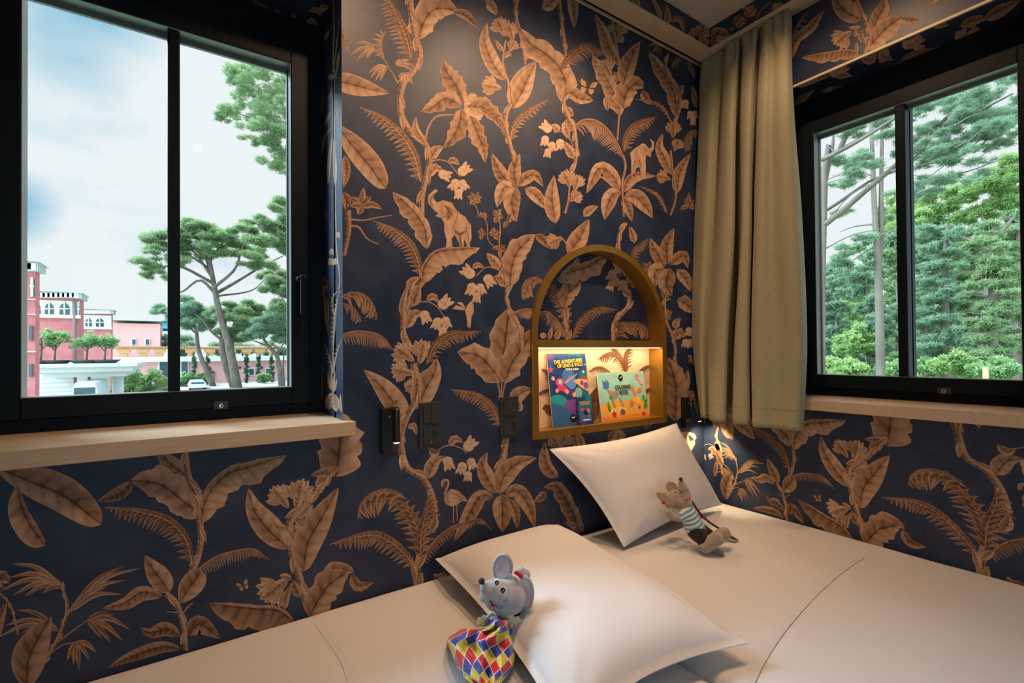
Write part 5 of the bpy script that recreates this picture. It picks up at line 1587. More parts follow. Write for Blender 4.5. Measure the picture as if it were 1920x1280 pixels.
# --- smaller mouse in the striped shirt
M2 = empty('plush_mouse', at(1315, 1015, z=.566)); tag(M2, 'smaller taupe plush mouse in a blue striped shirt and black trousers on the right bed', 'soft toy')
d0 = 1.80
blob('head', [(D(1277, 901, d0+.02), .0085), (D(1278.5, 908, d0+.018), .0145), (D(1281, 916, d0+.02), .021), (D(1283, 927, d0+.024), .026), (D(1279, 938, d0+.03), .034), (D(1270, 938, d0+.045), .034), (D(1287, 943, d0+.015), .022), (D(1266, 930, d0+.05), .026)], TAN, M2)
m = MB(); m.ball(D(1276.6, 898, d0+.012), .0072); m.build('nose', NOSE, M2)
ear('ear', D(1248, 936, d0+.02), up*-.62+rt*.78, -fw+up*.35, .016, .044, .006, TAN, ROSE, M2, inset=.0)
ear('ear', D(1260, 914, d0+.06), up*.8-rt*.5, -fw-up*.2, .020, .027, .006, TAN, ROSE, M2)
m = MB(); m.ball(D(1266, 922.5, d0+.018), (.0056, .0056, .003), vrot(rt, -fw-rt*.3)); e = m.build('eye', mat('eye cream', (.75, .62, .40), .5), M2)
m = MB(); m.ball(D(1266.5, 922.5, d0+.014), (.0036, .0036, .0024), vrot(rt, -fw)); m.build('pupil', EYEB, e)
m = MB(); P_ = [D(1284, 934, d0-.010), D(1295, 930, d0+.0), D(1296, 942, d0+.004)]; m.add(P_+[p+fw*.02 for p in P_], [(0, 1, 2), (5, 4, 3), (0, 3, 4, 1), (1, 4, 5, 2), (2, 5, 3, 0)]); m.build('mouth', MOUTH, M2, bevel=.001)
m = MB(); m.tube([D(1273, 918, d0-.002), D(1277, 923, d0-.004), D(1282, 925, d0-.004)], .0006, 5); m.build('whisker', THREAD, M2)
m = MB(); m.tube([D(1274, 926, d0-.002), D(1279, 921, d0-.004)], .0006, 5); m.build('whisker', THREAD, M2)
m = MB(); m.tube([D(1246, 921, d0+.03), D(1251, 932, d0+.035), D(1249, 946, d0+.035), D(1255, 950, d0+.04)], .006, 8); m.build('scarf', mat('mustard felt', (.55, .36, .06), .9), M2)
blob('scarf_knot', [(D(1244, 941, d0+.01), .009)], mat('red felt', (.5, .03, .03), .9), M2, .003)
STR = mat('blue striped jersey', (.70, .66, .58), .9, sheen=.3); nt = STR.node_tree; b = nt.nodes['Principled BSDF']
tc = nt.nodes.new('ShaderNodeTexCoord'); mp = nt.nodes.new('ShaderNodeMapping'); nt.links.new(tc.outputs['Object'], mp.inputs[0])
ax = (D(1288, 955, d0)-D(1307, 995, d0)).normalized()
vd = nt.nodes.new('ShaderNodeVectorMath'); vd.operation = 'DOT_PRODUCT'; vd.inputs[1].default_value = ax; nt.links.new(mp.outputs[0], vd.inputs[0])
q1 = nt.nodes.new('ShaderNodeMath'); q1.operation = 'MULTIPLY'; q1.inputs[1].default_value = 2*math.pi/.0145; nt.links.new(vd.outputs['Value'], q1.inputs[0])
q2 = nt.nodes.new('ShaderNodeMath'); q2.operation = 'SINE'; nt.links.new(q1.outputs[0], q2.inputs[0])
r = nt.nodes.new('ShaderNodeValToRGB'); r.color_ramp.elements[0].position = .45; r.color_ramp.elements[0].color = (.07, .30, .46, 1); r.color_ramp.elements[1].position = .55; r.color_ramp.elements[1].color = (.66, .62, .55, 1)
q3 = nt.nodes.new('ShaderNodeMath'); q3.operation = 'MULTIPLY_ADD'; q3.inputs[1].default_value = .5; q3.inputs[2].default_value = .5; nt.links.new(q2.outputs[0], q3.inputs[0])
nt.links.new(q3.outputs[0], r.inputs['Fac']); nt.links.new(r.outputs['Color'], b.inputs['Base Color'])
blob('striped_shirt', [(D(1290, 962, d0+.01), D(1303, 990, d0-.0), (.031, .038)), (D(1281, 966, d0-.005), D(1276, 971, d0-.01), (.018, .014))], STR, M2)
blob('arm', [(D(1277, 972, d0-.012), D(1262, 970, d0-.008), .012), (D(1262, 970, d0-.008), D(1255, 962, d0), (.013, .014))], TAN, M2, .003)
blob('trousers', [(D(1304, 992, d0-.0), .037), (D(1305, 996, d0-.01), D(1320, 1014, d0-.035), (.033, .024)), (D(1310, 992, d0+.01), D(1330, 1002, d0-.0), (.030, .020))], mat('black cloth', (.008, .008, .010), .9, sheen=.2), M2)
blob('foot', [(D(1323, 1024, d0-.045), D(1343, 1010, d0-.055), (.023, .026))], TAN, M2, .004)
blob('foot', [(D(1349, 1004, d0-.01), D(1358, 1000, d0-.01), (.023, .024))], TAN, M2, .004)
m = MB(); P_ = [at(x, y, z=.569) for x, y in ((1330, 1030), (1345, 1028), (1358, 1036), (1357, 1041), (1334, 1035))]; m.add([p+Vector((0, 0, .006)) for p in P_]+P_, [(0, 1, 2, 3, 4)]+[(i, 5+i, 5+(i+1) % 5, (i+1) % 5) for i in range(5)]); m.build('sole_flap', TAN, M2, bevel=.0015)
m = MB(); m.tube([D(1296, 938, d0+.05), D(1306, 953, d0+.06), D(1317, 968, d0+.06), D(1332, 980, d0+.05), D(1349, 991, d0+.035), at(1366, 1003, z=.585), at(1381, 1012, z=.572)], [.0045, .0045, .005, .0042, .004, .0038, .0036], 8); m.build('tail', mat('brown cord', (.10, .045, .018), .7), M2)
m = MB(); P_ = [at(x, y, z=.569) for x, y in ((1360, 1006), (1372, 1004), (1385, 1013), (1378, 1016), (1363, 1013))]; m.add([p+Vector((0, 0, .004)) for p in P_]+P_, [(0, 1, 2, 3, 4)]+[(i, 5+i, 5+(i+1) % 5, (i+1) % 5) for i in range(5)]); m.build('hand_flap', TAN, M2, bevel=.001)
# ================================================================ outside
GZ = -2.2
def omat(name, base, *a, **k):
    sc_ = lambda c: tuple(min(.9, v*1.0) for v in c)
    if 'noise_' in k: k['noise_'] = (k['noise_'][0], sc_(k['noise_'][1])) + tuple(k['noise_'][2:])
    return mat(name, sc_(base), *a, **k)
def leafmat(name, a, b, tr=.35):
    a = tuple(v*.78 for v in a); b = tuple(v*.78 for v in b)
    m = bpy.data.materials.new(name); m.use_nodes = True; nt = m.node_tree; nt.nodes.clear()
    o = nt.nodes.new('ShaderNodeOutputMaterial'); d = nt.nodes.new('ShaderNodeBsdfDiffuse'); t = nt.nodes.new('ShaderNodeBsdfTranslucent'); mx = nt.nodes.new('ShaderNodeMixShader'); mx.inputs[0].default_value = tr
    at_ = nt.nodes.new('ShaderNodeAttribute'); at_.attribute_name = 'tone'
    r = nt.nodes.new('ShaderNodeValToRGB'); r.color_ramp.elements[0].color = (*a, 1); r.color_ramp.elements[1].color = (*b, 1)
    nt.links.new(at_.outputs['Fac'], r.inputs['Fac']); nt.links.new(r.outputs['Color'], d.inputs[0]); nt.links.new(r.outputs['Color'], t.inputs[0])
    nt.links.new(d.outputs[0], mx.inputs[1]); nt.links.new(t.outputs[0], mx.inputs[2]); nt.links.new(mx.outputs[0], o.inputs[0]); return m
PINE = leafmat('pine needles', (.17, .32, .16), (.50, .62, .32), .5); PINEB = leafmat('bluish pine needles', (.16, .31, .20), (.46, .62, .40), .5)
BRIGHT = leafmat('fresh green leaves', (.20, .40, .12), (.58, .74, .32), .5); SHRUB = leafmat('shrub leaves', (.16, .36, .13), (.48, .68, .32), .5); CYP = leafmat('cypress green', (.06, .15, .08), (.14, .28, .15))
BARK = omat('pine bark', (.085, .068, .052), .9, noise_=(3, (.15, .125, .10), .35, .65, (1, 1, .4))); BARKD = omat('dark branch bark', (.13, .12, .11), .9)
def tufts(mb, clumps, n, size, blades=7, width=.10, rnd=random, flat_=.6, up_bias=.25):
    """needle tufts scattered through ellipsoid clumps (centre, radii)"""
    sub = []                                    # break every clump into ragged sprays with gaps between them
    for c, r in clumps:
        c = Vector(c); k = 9
        for _ in range(k):
            while True:
                q = Vector((rnd.uniform(-1, 1), rnd.uniform(-1, 1), rnd.uniform(-1, 1)))
                if .25 < q.length < 1: break
            f_ = rnd.uniform(.22, .42)
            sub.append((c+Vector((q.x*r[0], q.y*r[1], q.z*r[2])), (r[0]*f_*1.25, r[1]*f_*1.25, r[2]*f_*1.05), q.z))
    ws = [(c[1][0]*c[1][1]*c[1][2])**.67 for c in sub]; sw = sum(ws)
    for (c, r, hz), wt in zip(sub, ws):
        for _ in range(max(2, int(n*wt/sw))):
            while True:
                q = Vector((rnd.uniform(-1, 1), rnd.uniform(-1, 1), rnd.uniform(-1, 1)))
                if q.length < 1: break
            p = c+Vector((q.x*r[0], q.y*r[1], q.z*r[2])); tn = min(1, max(0, .5+.2*hz+.25*q.z+rnd.uniform(-.3, .3)))  # tone rises with height: sunlit tops and dark undersides put into the colour
            for k in range(blades):
                d = Vector((rnd.gauss(0, 1), rnd.gauss(0, 1), rnd.gauss(0, 1)*flat_+up_bias)).normalized(); s_ = d.orthogonal().normalized()
                s_ = (Matrix.Rotation(rnd.uniform(0, 6.28), 3, d) @ s_)*size*width
                L = size*rnd.uniform(.6, 1.15)
                mb.add([p-s_, p+s_, p+d*L+s_*.4, p+d*L-s_*.4], [(0, 1, 2, 3)], 0, False, [(0, 0), (1, 0), (1, 1), (0, 1)], tn)
def tree(name, label, catg, base, trunk, branches, clumps, n, size, lm, group=None, blades=6, width=.10, seed=1, bark=BARK, flat_=.6):
    rnd = random.Random(seed); o = empty(name, base); tag(o, label, catg, group)
    m = MB(); m.tube(spline3(trunk[0], 14), [trunk[1]*(1-.65*i/14) for i in range(15)], 8); m.build('trunk', bark, o)
    if branches:
        for b in branches: m = MB(); m.tube(spline3(b[0], 10), [b[1]*(1-.7*i/10) for i in range(11)], 6); m.build('branch', bark, o)
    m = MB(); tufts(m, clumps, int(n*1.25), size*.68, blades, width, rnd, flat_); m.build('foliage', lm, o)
    return o
def spline3(pts, n):
    P = [Vector(p) for p in pts]; Q = [P[0]*2-P[1]]+P+[P[-1]*2-P[-2]]; o = []; k = len(P)-1
    for i in range(n+1):
        t = i/n*k; a = min(k-1, int(t)); t -= a; o.append(Vector([cat(Q[a][j], Q[a+1][j], Q[a+2][j], Q[a+3][j], t) for j in range(3)]))
    return o
def Y(px, py, y): return at(px, py, y=y)
def X(px, py, x): return at(px, py, x=x)
# ground
GRASS = omat('garden ground', (.16, .26, .10), .95, noise_=(.6, (.30, .32, .22), .4, .6)); ASPH = omat('pale paving', (.42, .42, .40), .9)
m = MB(); m.box((-60, 3, GZ-.5), (110, 260, GZ)); m.box((4, -90, GZ-.5), (110, 3, GZ)); g = m.build('garden_ground', GRASS); tag(g, kind='structure')
m = MB(); m.box((-14, 20, GZ), (14, 74, GZ+.02)); tag(m.build('forecourt_paving', ASPH), kind='structure')
RED = omat('rose red render', (.46, .145, .145), .9, noise_=(2, (.52, .18, .175), .4, .6)); PNK = omat('pale pink render', (.66, .34, .33), .9); STONE = omat('white stone trim', (.66, .70, .66), .8); ROOFM = omat('grey green cornice', (.42, .46, .42), .8)
WGL = omat('dark window glass', (.03, .07, .08), .15); TIM = omat('larch pergola timber', (.55, .33, .16), .8); BRICKW = omat('white brick wall', (.60, .64, .60), .8); PIPE = omat('downpipe', (.22, .14, .13), .6)
def b2(m, a, b, ydep, mat_=0, yoff=0):
    """box whose front face spans the two given points (same y)"""
    m.box((a.x, a.y+yoff, a.z), (b.x, a.y+ydep+yoff, b.z), mat_)
def garch(px, py0, py1, hw, y):
    """pointed arch outline: centre px, springs to tip"""
    P = []
    for (dx, t) in ((-1, 0), (-1, .55), (-.9, .72), (-.62, .84), (-.30, .90), (0, 1.0), (.30, .90), (.62, .84), (.9, .72), (1, .55), (1, 0)):
        P.append(Y(px+dx*hw, py1+(py0-py1)*t, y))
    return P
def loggia_window(o, px, py0, py1, hw, y):
    P = garch(px, py0, py1, hw, y); n = len(P); m = MB(); d = Vector((0, .25, 0))
    m.add(P+[p+d for p in P], [tuple(range(n))]+[(i, (i+1) % n, n+(i+1) % n, n+i) for i in range(n)]); w_ = m.build('arched_window', WGL, o)
    m = MB(); m.tube([P[5]-Vector((0, .02, 0)), (P[5].x, P[5].y-.02, P[0].z)], .05, 4); m.tube([P[1]-Vector((0, .02, 0)), P[9]-Vector((0, .02, 0))], .05, 4); m.build('glazing_bars', STONE, w_)
def pink_house(name, label, x0, x1, ytop, ycorn, yband0, yband1, ybase, y, dep, wins, extra=None, over=6):
    o = empty(name, Y((x0+x1)/2, ybase, y)); tag(o, label, 'building', 'rose red houses across the forecourt')
    m = MB(); a = Y(x0, ycorn, y); b = Y(x1, ybase, y); m.box((a.x, y, GZ), (b.x, y+dep, a.z)); m.build('wall', RED, o)
    m = MB(); a2 = Y(x0-over, ytop, y-.6); b2_ = Y(x1+over, ytop+3, y-.6); a3 = Y(x0-2, ycorn, y-.2); b3 = Y(x1+2, ycorn, y-.2)
    m.box((a2.x, y-.7, b2_.z), (b2_.x, y+dep+.6, a2.z)); m.box((a3.x-.1, y-.45, a3.z), (b3.x+.1, y+dep+.3, b2_.z)); cr = m.build('cornice', ROOFM, o)
    m = MB(); nb = max(3, int((x1-x0)/9))
    for i in range(nb):
        p = Y(x0+(i+.5)*(x1-x0)/nb, ycorn+1, y); m.box((p.x-.18, y-.5, p.z-.05), (p.x+.18, y, p.z+.25))
    m.build('cornice_brackets', STONE, cr)
    if yband0:
        m = MB(); a = Y(x0, yband0, y); b = Y(x1, yband1, y); m.box((a.x-.03, y-.06, b.z), (b.x+.03, y+.1, a.z)); m.box((a.x-.1, y-.25, b.z-.12), (b.x+.1, y, b.z+.10)); m.build('loggia_band', STONE, o)
    for w_ in wins:
        loggia_window(o, *w_, y-.10)
    return o
h1 = pink_house('pink_house', 'nearest rose red house, cut by the left edge of the left window', 40, 66, 488, 505, 0, 0, 735, 30, .8, [(60, 520, 556, 4)], over=9)
for (py0, py1) in ((610, 638), (682, 706)): a = Y(55, py0, 29.9); b = Y(61, py1, 29.9); m = MB(); m.box((a.x, 29.85, b.z), (b.x, 30, a.z)); m.build('window_pane', WGL, h1)
for py in (560, 588, 658): a = Y(40, py, 29.9); b = Y(66.5, py+2, 29.9); m = MB(); m.box((a.x, 29.8, b.z), (b.x, 30, a.z)); m.build('string_course', STONE, h1)
h2 = pink_house('pink_house', 'rose red house with three pointed loggia windows left of the small roof trees', 67, 148, 545, 556, 562, 594, 712, 45, 2.0, [(71, 568, 594, 5), (92.5, 566, 594, 8.5), (121, 566, 594, 9.5), (146.5, 568, 593, 3)])
m = MB(); m.tube([Y(139, 563, 44.8), Y(139.5, 682, 44.8)], .10, 6); m.build('downpipe', PIPE, h2)
h3 = pink_house('pink_house', 'rose red house with two pointed loggia windows behind the first two', 150, 208, 578, 586, 590, 615, 712, 58, 1.5, [(166, 595, 615, 6), (187, 595, 615, 7.5)])
o = empty('low_pink_house', Y(255, 715, 85)); tag(o, 'low pale pink house with three small windows behind the pergola', 'building')
m = MB(); a = Y(205, 605, 85); b = Y(300, 700, 85); m.box((a.x, 85, GZ), (b.x, 97, a.z)); m.build('wall', PNK, o)
m = MB(); a = Y(203, 597, 84.4); b = Y(302, 602, 84.4); m.box((a.x, 84.2, b.z), (b.x, 97.5, a.z)); m.build('roof_cornice', ROOFM, o)
for px in (215.5, 251, 276.5):
    m = MB(); a = Y(px-5, 634, 84.9); b = Y(px+4.5, 647, 84.9); m.box((a.x, 84.8, b.z), (b.x, 85, a.z)); f = m.build('window_surround', STONE, o)
    m = MB(); a = Y(px-3.4, 636, 84.7); b = Y(px+3, 646, 84.7); m.box((a.x, 84.7, b.z), (b.x, 84.9, a.z)); m.build('pane', WGL, f)
o = empty('blue_topped_block', Y(300, 700, 120)); tag(o, 'distant white block with bright blue upper storey', 'building')
m = MB(); a = Y(263, 620, 120); b = Y(335, 700, 120); m.box((a.x, 120, GZ), (b.x, 135, a.z)); m.build('white_storeys', omat('white render', (.66, .74, .80), .8), o)
m = MB(); a = Y(262, 604, 120); b = Y(335, 616, 120); m.box((a.x, 119.5, b.z), (b.x, 135, a.z)); BLU = omat('blue cladding', (.05, .38, .62), .5); m.build('blue_storey', BLU, o)
m = MB(); a = Y(255, 600, 119); b = Y(337, 603, 119); m.box((a.x, 118, b.z), (b.x, 136, a.z)); m.build('blue_roof', BLU, o)
m = MB(); a = Y(287, 606, 119); b = Y(294, 614, 119); m.box((a.x, 119.2, b.z), (b.x, 119.6, a.z)); m.build('window_pane', WGL, o)
# long pink wall with terrace and pergola
o = empty('pink_garden_wall', Y(380, 718, 72)); tag(o, 'long pale pink single-storey wing with white coping behind the pines', 'building')
m = MB(); a = Y(205, 673, 72); b = Y(532, 720, 72); m.box((a.x, 72, GZ), (b.x+6, 84, a.z)); m.build('wall', PNK, o)
m = MB(); a = Y(203, 670, 71.5); b = Y(532, 675, 71.5); m.box((a.x, 71.3, b.z), (b.x+6.2, 84, a.z)); m.build('coping', STONE, o)
for (px, py0, py1, hw) in ((307, 676, 718, 11), (346, 676, 706, 8), (397, 695, 713, 4.5), (471.5, 689, 704, 6), (503, 689, 701, 6), (448, 687, 691, 4), (490, 687, 691, 3)):
    m = MB(); a = Y(px-hw, py0, 71.9); b = Y(px+hw, py1, 71.9); m.box((a.x, 71.8, b.z), (b.x, 72, a.z)); f = m.build('window_surround', STONE if hw > 4.6 else WGL, o)
    if hw > 4.6: m = MB(); a = Y(px-hw*.72, py0+2, 71.7); b = Y(px+hw*.72, py1-1.5, 71.7); m.box((a.x, 71.7, b.z), (b.x, 71.9, a.z)); m.build('pane', WGL, f)
o = empty('pergola', Y(350, 672, 73)); tag(o, 'long larch timber pergola on the pink wing terrace', 'pergola')
zt_ = Y(300, 649, 73).z; zb_ = Y(203, 670, 71.5).z+.02; xa, xb = Y(205, 650, 73).x, Y(512, 650, 73).x
m = MB(); m.box((xa, 73, zt_-.35), (xb, 73.2, zt_-.12)); m.build('beam', TIM, o); m = MB(); m.box((xa, 76, zt_-.35), (xb, 76.2, zt_-.12)); m.build('beam', TIM, o)
for i in range(64): x = xa+(xb-xa)*i/63; m = MB(); m.box((x-.07, 72.3, zt_-.12), (x+.07, 76.8, zt_)); m.build('rafter', TIM, o)
for px in (232, 268, 300, 326, 358, 393, 432, 463, 487, 510):
    x = Y(px, 660, 73).x; m = MB(); m.box((x-.38, 72.9, zb_), (x+.38, 73.6, zt_-.8)); m.box((x-.6, 72.8, zt_-.8), (x+.6, 73.7, zt_-.35)); m.build('column', TIM, o)
# carport with planters and four little trees
o = empty('carport', Y(165, 720, 36)); tag(o, 'white flat-roofed carport with brick walls below the small roof trees', 'carport')
m = MB(); a = Y(64, 683, 34); b = Y(258, 686, 34); c = Y(250, 695, 34.4); m.box((a.x, 33.6, b.z), (b.x, 42, a.z)); m.box((a.x+.1, 33.9, c.z), (c.x, 42, b.z)); c2 = Y(238, 704, 34.8); m.box((a.x+.2, 34.4, c2.z), (c2.x, 41.6, c.z)); m.build('roof_slab', omat('pale grey fascia', (.50, .52, .48), .7), o)
m = MB(); a = Y(66, 702, 37); b = Y(140, 740, 37); m.box((a.x, 37, GZ), (b.x, 37.3, a.z)); m.build('brick_wall', BRICKW, o); m = MB(); a = Y(140, 702, 41); b = Y(205, 740, 41); m.box((a.x, 41, GZ), (b.x, 41.3, a.z)); m.build('brick_wall', BRICKW, o)
MORT = omat('mortar shade', (.44, .47, .44), .9)
for (pa, pb, yy) in ((66, 140, 37), (140, 205, 41)):
    m = MB()
    for i in range(9): z = GZ+.25+i*.25; m.box((Y(pa, 700, yy).x, yy-.02, z), (Y(pb, 700, yy).x, yy, z+.03))
    m.build('mortar_courses', MORT, o)
for px in (141, 167, 221): m = MB(); p = Y(px, 705, 36.8); m.tube([(p.x, 36.8, GZ), (p.x, 36.8, Y(px, 701, 36.8).z)], .07 if px < 200 else .28, 6); m.build('post', PIPE if px < 200 else STONE, o)
ztop = Y(160, 683, 34).z
for i, (px, h, lab) in enumerate(((76, 45, 'leftmost'), (102, 48, 'second from left'), (162, 44, 'third from left'), (196, 44, 'rightmost'))):
    base = Vector((Y(px, 683, 35.5).x, 35.5, ztop)); s_ = 35.5/911*h
    o = empty('planter', base); tag(o, f'dark planter bowl on the carport roof, {lab}', 'planter', 'planters on the carport roof')
    m = MB(); m.lathe(base, (0, 0, 1), [(.45, 0), (.75, .22), (.70, .24), (.68, .20)], 20); m.build('bowl', DARKPL, o)
    b_ = base+Vector((0, 0, .2)); tp = b_+Vector((0, 0, s_))
    tree('potted_tree', f'small leafy tree in the {lab} planter on the carport roof', 'tree', b_, ([b_, b_+Vector((.05, 0, s_*.5)), b_+Vector((0, 0, s_*.8))], .05),
         [([b_+Vector((0, 0, s_*.3)), b_+Vector((.5*q, 0, s_*.7))], .03) for q in (-1, .9)],
         [(b_+Vector((0, 0, s_*.72)), (.58, .55, s_*.26)), (b_+Vector((-.3, 0, s_*.55)), (.4, .4, s_*.18)), (b_+Vector((.35, 0, s_*.6)), (.4, .4, s_*.2))], 420, .15, SHRUB, 'small trees on the carport roof', 3, .35, 20+i)
# vans
CARW = omat('white van paint', (.62, .70, .78), .3, coat=.5)
def van(name, label, px0, px1, pytop, y, col_):
    a = Y(px0, pytop, y); b = Y(px1, pytop, y); o = empty(name, ((a.x+b.x)/2, y, GZ)); tag(o, label, 'van'); w_ = b.x-a.x; h = a.z-GZ
    P = []; prof = [(-.5, 0), (-.5, .42), (-.47, .55), (-.38, .93), (-.34, 1.0), (.34, 1.0), (.38, .93), (.47, .55), (.5, .42), (.5, 0)]
    rows_ = [[((a.x+b.x)/2+u*w_*k, yy, GZ+.25+(h-.25)*v) for (u, v) in prof] for (yy, k) in ((y, .92), (y+.15, 1), (y+4.4, 1), (y+4.6, .94))]
    m = MB(); m.grid(rows_, smooth=False); m.add(rows_[0], [tuple(range(10))]); m.add(rows_[-1], [tuple(range(10))]); m.build('body', col_, o, bevel=.05)
    m = MB(); m.box(((a.x+b.x)/2-w_*.36, y-.02, GZ+.25+(h-.25)*.58), ((a.x+b.x)/2+w_*.36, y+.3, GZ+.25+(h-.25)*.88)); m.build('rear_window', WGL, o, bevel=.03)
    for s_ in (-1, 1):
        for yy in (y+.9, y+3.6): m = MB(); m.lathe(((a.x+b.x)/2+s_*w_*.40, yy, GZ+.33), (1, 0, 0), [(.33, -.1), (.33, .1)], 20); m.build('wheel', HOLE, o)
van('van', 'white van roof seen under the carport at the left window bottom', 130, 187, 718, 31.5, CARW)
van('van', 'small white van parked among the pine trunks behind the left window', 353, 388, 715, 58, CARW)
# shrubs in front
rnd = random.Random(5)
for i, (px, py, w_, h, lab) in enumerate(((262, 716, 22, 24, 'round leafy shrub right of the carport'), (232, 728, 14, 10, 'low shrub at the carport corner'), (290, 722, 16, 18, 'leafy shrub left of the glazing bar of the left window'), (347, 710, 9, 12, 'shrub right of the glazing bar of the left window'), (384, 706, 10, 7, 'clipped shrub before the pink wing door'), (497, 707, 8, 6, 'clipped shrub under the right window of the pink wing'))):
    y = 45 if i < 3 else 66; p = Y(px, py, y); k = y/911
    tree('shrub', lab, 'shrub', (p.x, y, GZ), ([(p.x, y, GZ), (p.x, y, p.z)], .05), [], [((p.x, y, p.z), (w_*k*1.15, w_*k, h*k)), ((p.x+w_*k*.5, y-.3, p.z-h*k*.5), (w_*k*.8, w_*k*.7, h*k*.7)), ((p.x-w_*k*.5, y, p.z-h*k*.6), (w_*k*.8, w_*k*.7, h*k*.7))], 1500, .22, SHRUB if i != 2 else BRIGHT, None, 3, .35, 40+i)
for i, px in enumerate((364, 389, 462, 485, 510)):
    p = Y(px, 665, 68); k = 68/911
    tree('cypress', f'slim young cypress before the pink wing, {("leftmost", "second", "third", "fourth", "rightmost")[i]} of five', 'tree', (p.x, 68, GZ), ([(p.x, 68, GZ), (p.x, 68, p.z-.5)], .06), [],
         [((p.x, 68, GZ+(p.z-GZ)*t), ((.16+.14*math.sin(3.1*t+.1)), .25, (p.z-GZ)*.13)) for t in (.1, .25, .4, .55, .7, .84, .95)], 700, .22, CYP, 'five slim cypresses before the pink wing', 3, .2, 60+i)
# stone pines, left view: (label, trunk px points, distance, trunk radius, branches, crown clumps in px)
def pine(label, y, trunk, tr, brs, clumps, n, size, lm=PINE, seed=1, thick=1.0, group='stone pines behind the left window'):
    T_ = [Y(px, py, y) for px, py in trunk]; T_[0].z = GZ; k = y/911
    B_ = [([Y(a, b, y+dy) for a, b in pts], r_) for pts, r_, dy in brs]
    rnd_ = random.Random(seed*7)
    C_ = [(Y(px, py, y+rnd_.uniform(-2, 2)), (rx*k, rx*k*thick, ry*k)) for px, py, rx, ry in clumps]
    return tree('stone_pine', label, 'tree', T_[0], (T_, tr), B_, C_, n, size, lm, group, 6, .075, seed, BARK)
pine('tall stone pine with a pale forked trunk in the middle of the left window', 58, [(446, 722), (436, 680), (428, 640), (412, 590), (403, 545), (396, 505), (390, 470)], .45,
     [([(402, 548), (375, 525), (345, 545), (335, 548)], .16, 0), ([(404, 550), (440, 530), (490, 500), (530, 480)], .20, 1), ([(400, 540), (440, 505), (452, 470), (460, 450)], .16, -1), ([(398, 520), (370, 480), (350, 460)], .16, 0), ([(392, 500), (372, 450), (365, 430)], .12, 1),
      ([(398, 530), (340, 500), (300, 500), (270, 495)], .16, 0), ([(404, 555), (470, 545), (500, 520)], .12, 2), ([(394, 490), (420, 450), (440, 430)], .12, 0), ([(396, 505), (340, 470), (300, 455)], .12, 1), ([(392, 480), (400, 440), (405, 425)], .12, 0)],
     [(300, 448, 28, 12), (275, 492, 22, 9), (300, 515, 20, 8), (320, 432, 26, 12), (345, 445, 26, 16), (380, 434, 32, 14), (412, 440, 30, 14), (360, 472, 26, 10), (400, 470, 28, 12), (440, 460, 26, 14), (460, 486, 26, 10), (335, 490, 20, 8), (500, 500, 24, 8), (480, 475, 20, 9), (290, 470, 14, 7), (365, 425, 24, 8)],
     10000, .52, PINE, 1)
pine('second trunk and crown of stone pine leaning left beside the glazing bar', 64, [(400, 722), (385, 690), (372, 655), (368, 620), (360, 600)], .32,
     [([(368, 625), (345, 605), (335, 600)], .1, 0), ([(368, 620), (385, 590), (395, 575)], .1, 0)], [(350, 575, 24, 14), (330, 590, 18, 12), (375, 588, 22, 14), (300, 582, 14, 8), (352, 606, 20, 12), (385, 605, 18, 12)], 4500, .55, PINEB, 2)
pine('stone pine with several grey trunks right of the tall forked one', 60, [(440, 722), (425, 690), (416, 650), (420, 610), (425, 580)], .42,
     [([(418, 640), (395, 620), (380, 600), (365, 588)], .14, 0), ([(440, 715), (432, 690), (436, 650), (440, 600), (455, 580)], .22, 1), ([(447, 715), (442, 680), (430, 640), (418, 622)], .2, 1)],
     [(430, 590, 26, 16), (462, 580, 24, 14), (440, 618, 24, 12), (415, 580, 20, 14), (475, 606, 22, 14), (495, 590, 22, 14), (455, 632, 18, 8)], 6000, .55, PINE, 3)
pine('stone pine with a bent dark trunk at the right of the pink wing', 56, [(528, 724), (524, 690), (518, 665), (500, 645), (490, 625)], .30,
     [([(520, 668), (528, 650), (533, 640)], .1, 0), ([(505, 650), (480, 640), (465, 635)], .1, 0), ([(533, 724), (531, 690), (533, 650)], .16, 2)], [(500, 610, 26, 14), (525, 600, 22, 18), (480, 628, 18, 9), (530, 632, 16, 10)], 4500, .5, PINEB, 4)
pine('bushy stone pine crown at the right edge of the left window', 50, [(560, 724), (556, 650), (548, 580), (540, 540)], .3, [([(548, 590), (530, 560), (515, 540)], .1, 0)], [(515, 535, 22, 16), (535, 545, 20, 20), (500, 520, 14, 10), (540, 515, 16, 12), (525, 570, 18, 12)], 4500, .45, PINE, 5)
pine('high stone pine crown above the window handle, right of the tall forked pine', 46, [(600, 724), (590, 600), (570, 480), (560, 440)], .4, [([(570, 490), (530, 450), (490, 420)], .12, 0), ([(566, 470), (545, 430), (530, 400)], .1, 0)],
     [(480, 420, 26, 12), (515, 405, 28, 16), (455, 432, 18, 8), (535, 385, 20, 20), (505, 445, 30, 14), (535, 460, 18, 16), (535, 430, 20, 16), (480, 448, 22, 9)], 7000, .42, PINE, 6)
pine('near stone pine crown hanging into the upper right of the left window', 24, [(640, 724), (630, 500), (600, 300), (580, 200)], .35,
     [([(610, 350), (560, 280), (500, 235), (440, 210)], .07, 0), ([(600, 300), (550, 230), (500, 150)], .07, 0), ([(600, 320), (570, 330), (530, 310)], .05, 0), ([(560, 280), (540, 200), (520, 140)], .04, 0)],
     [(450, 150, 20, 22), (490, 165, 34, 30), (520, 200, 30, 34), (455, 205, 34, 20), (425, 208, 18, 14), (490, 240, 30, 20), (530, 260, 22, 26), (470, 262, 18, 10), (515, 300, 22, 16), (535, 150, 20, 30), (535, 320, 14, 12), (420, 222, 12, 8), (460, 130, 20, 12)], 9000, .17, PINE, 7)
m_ = None
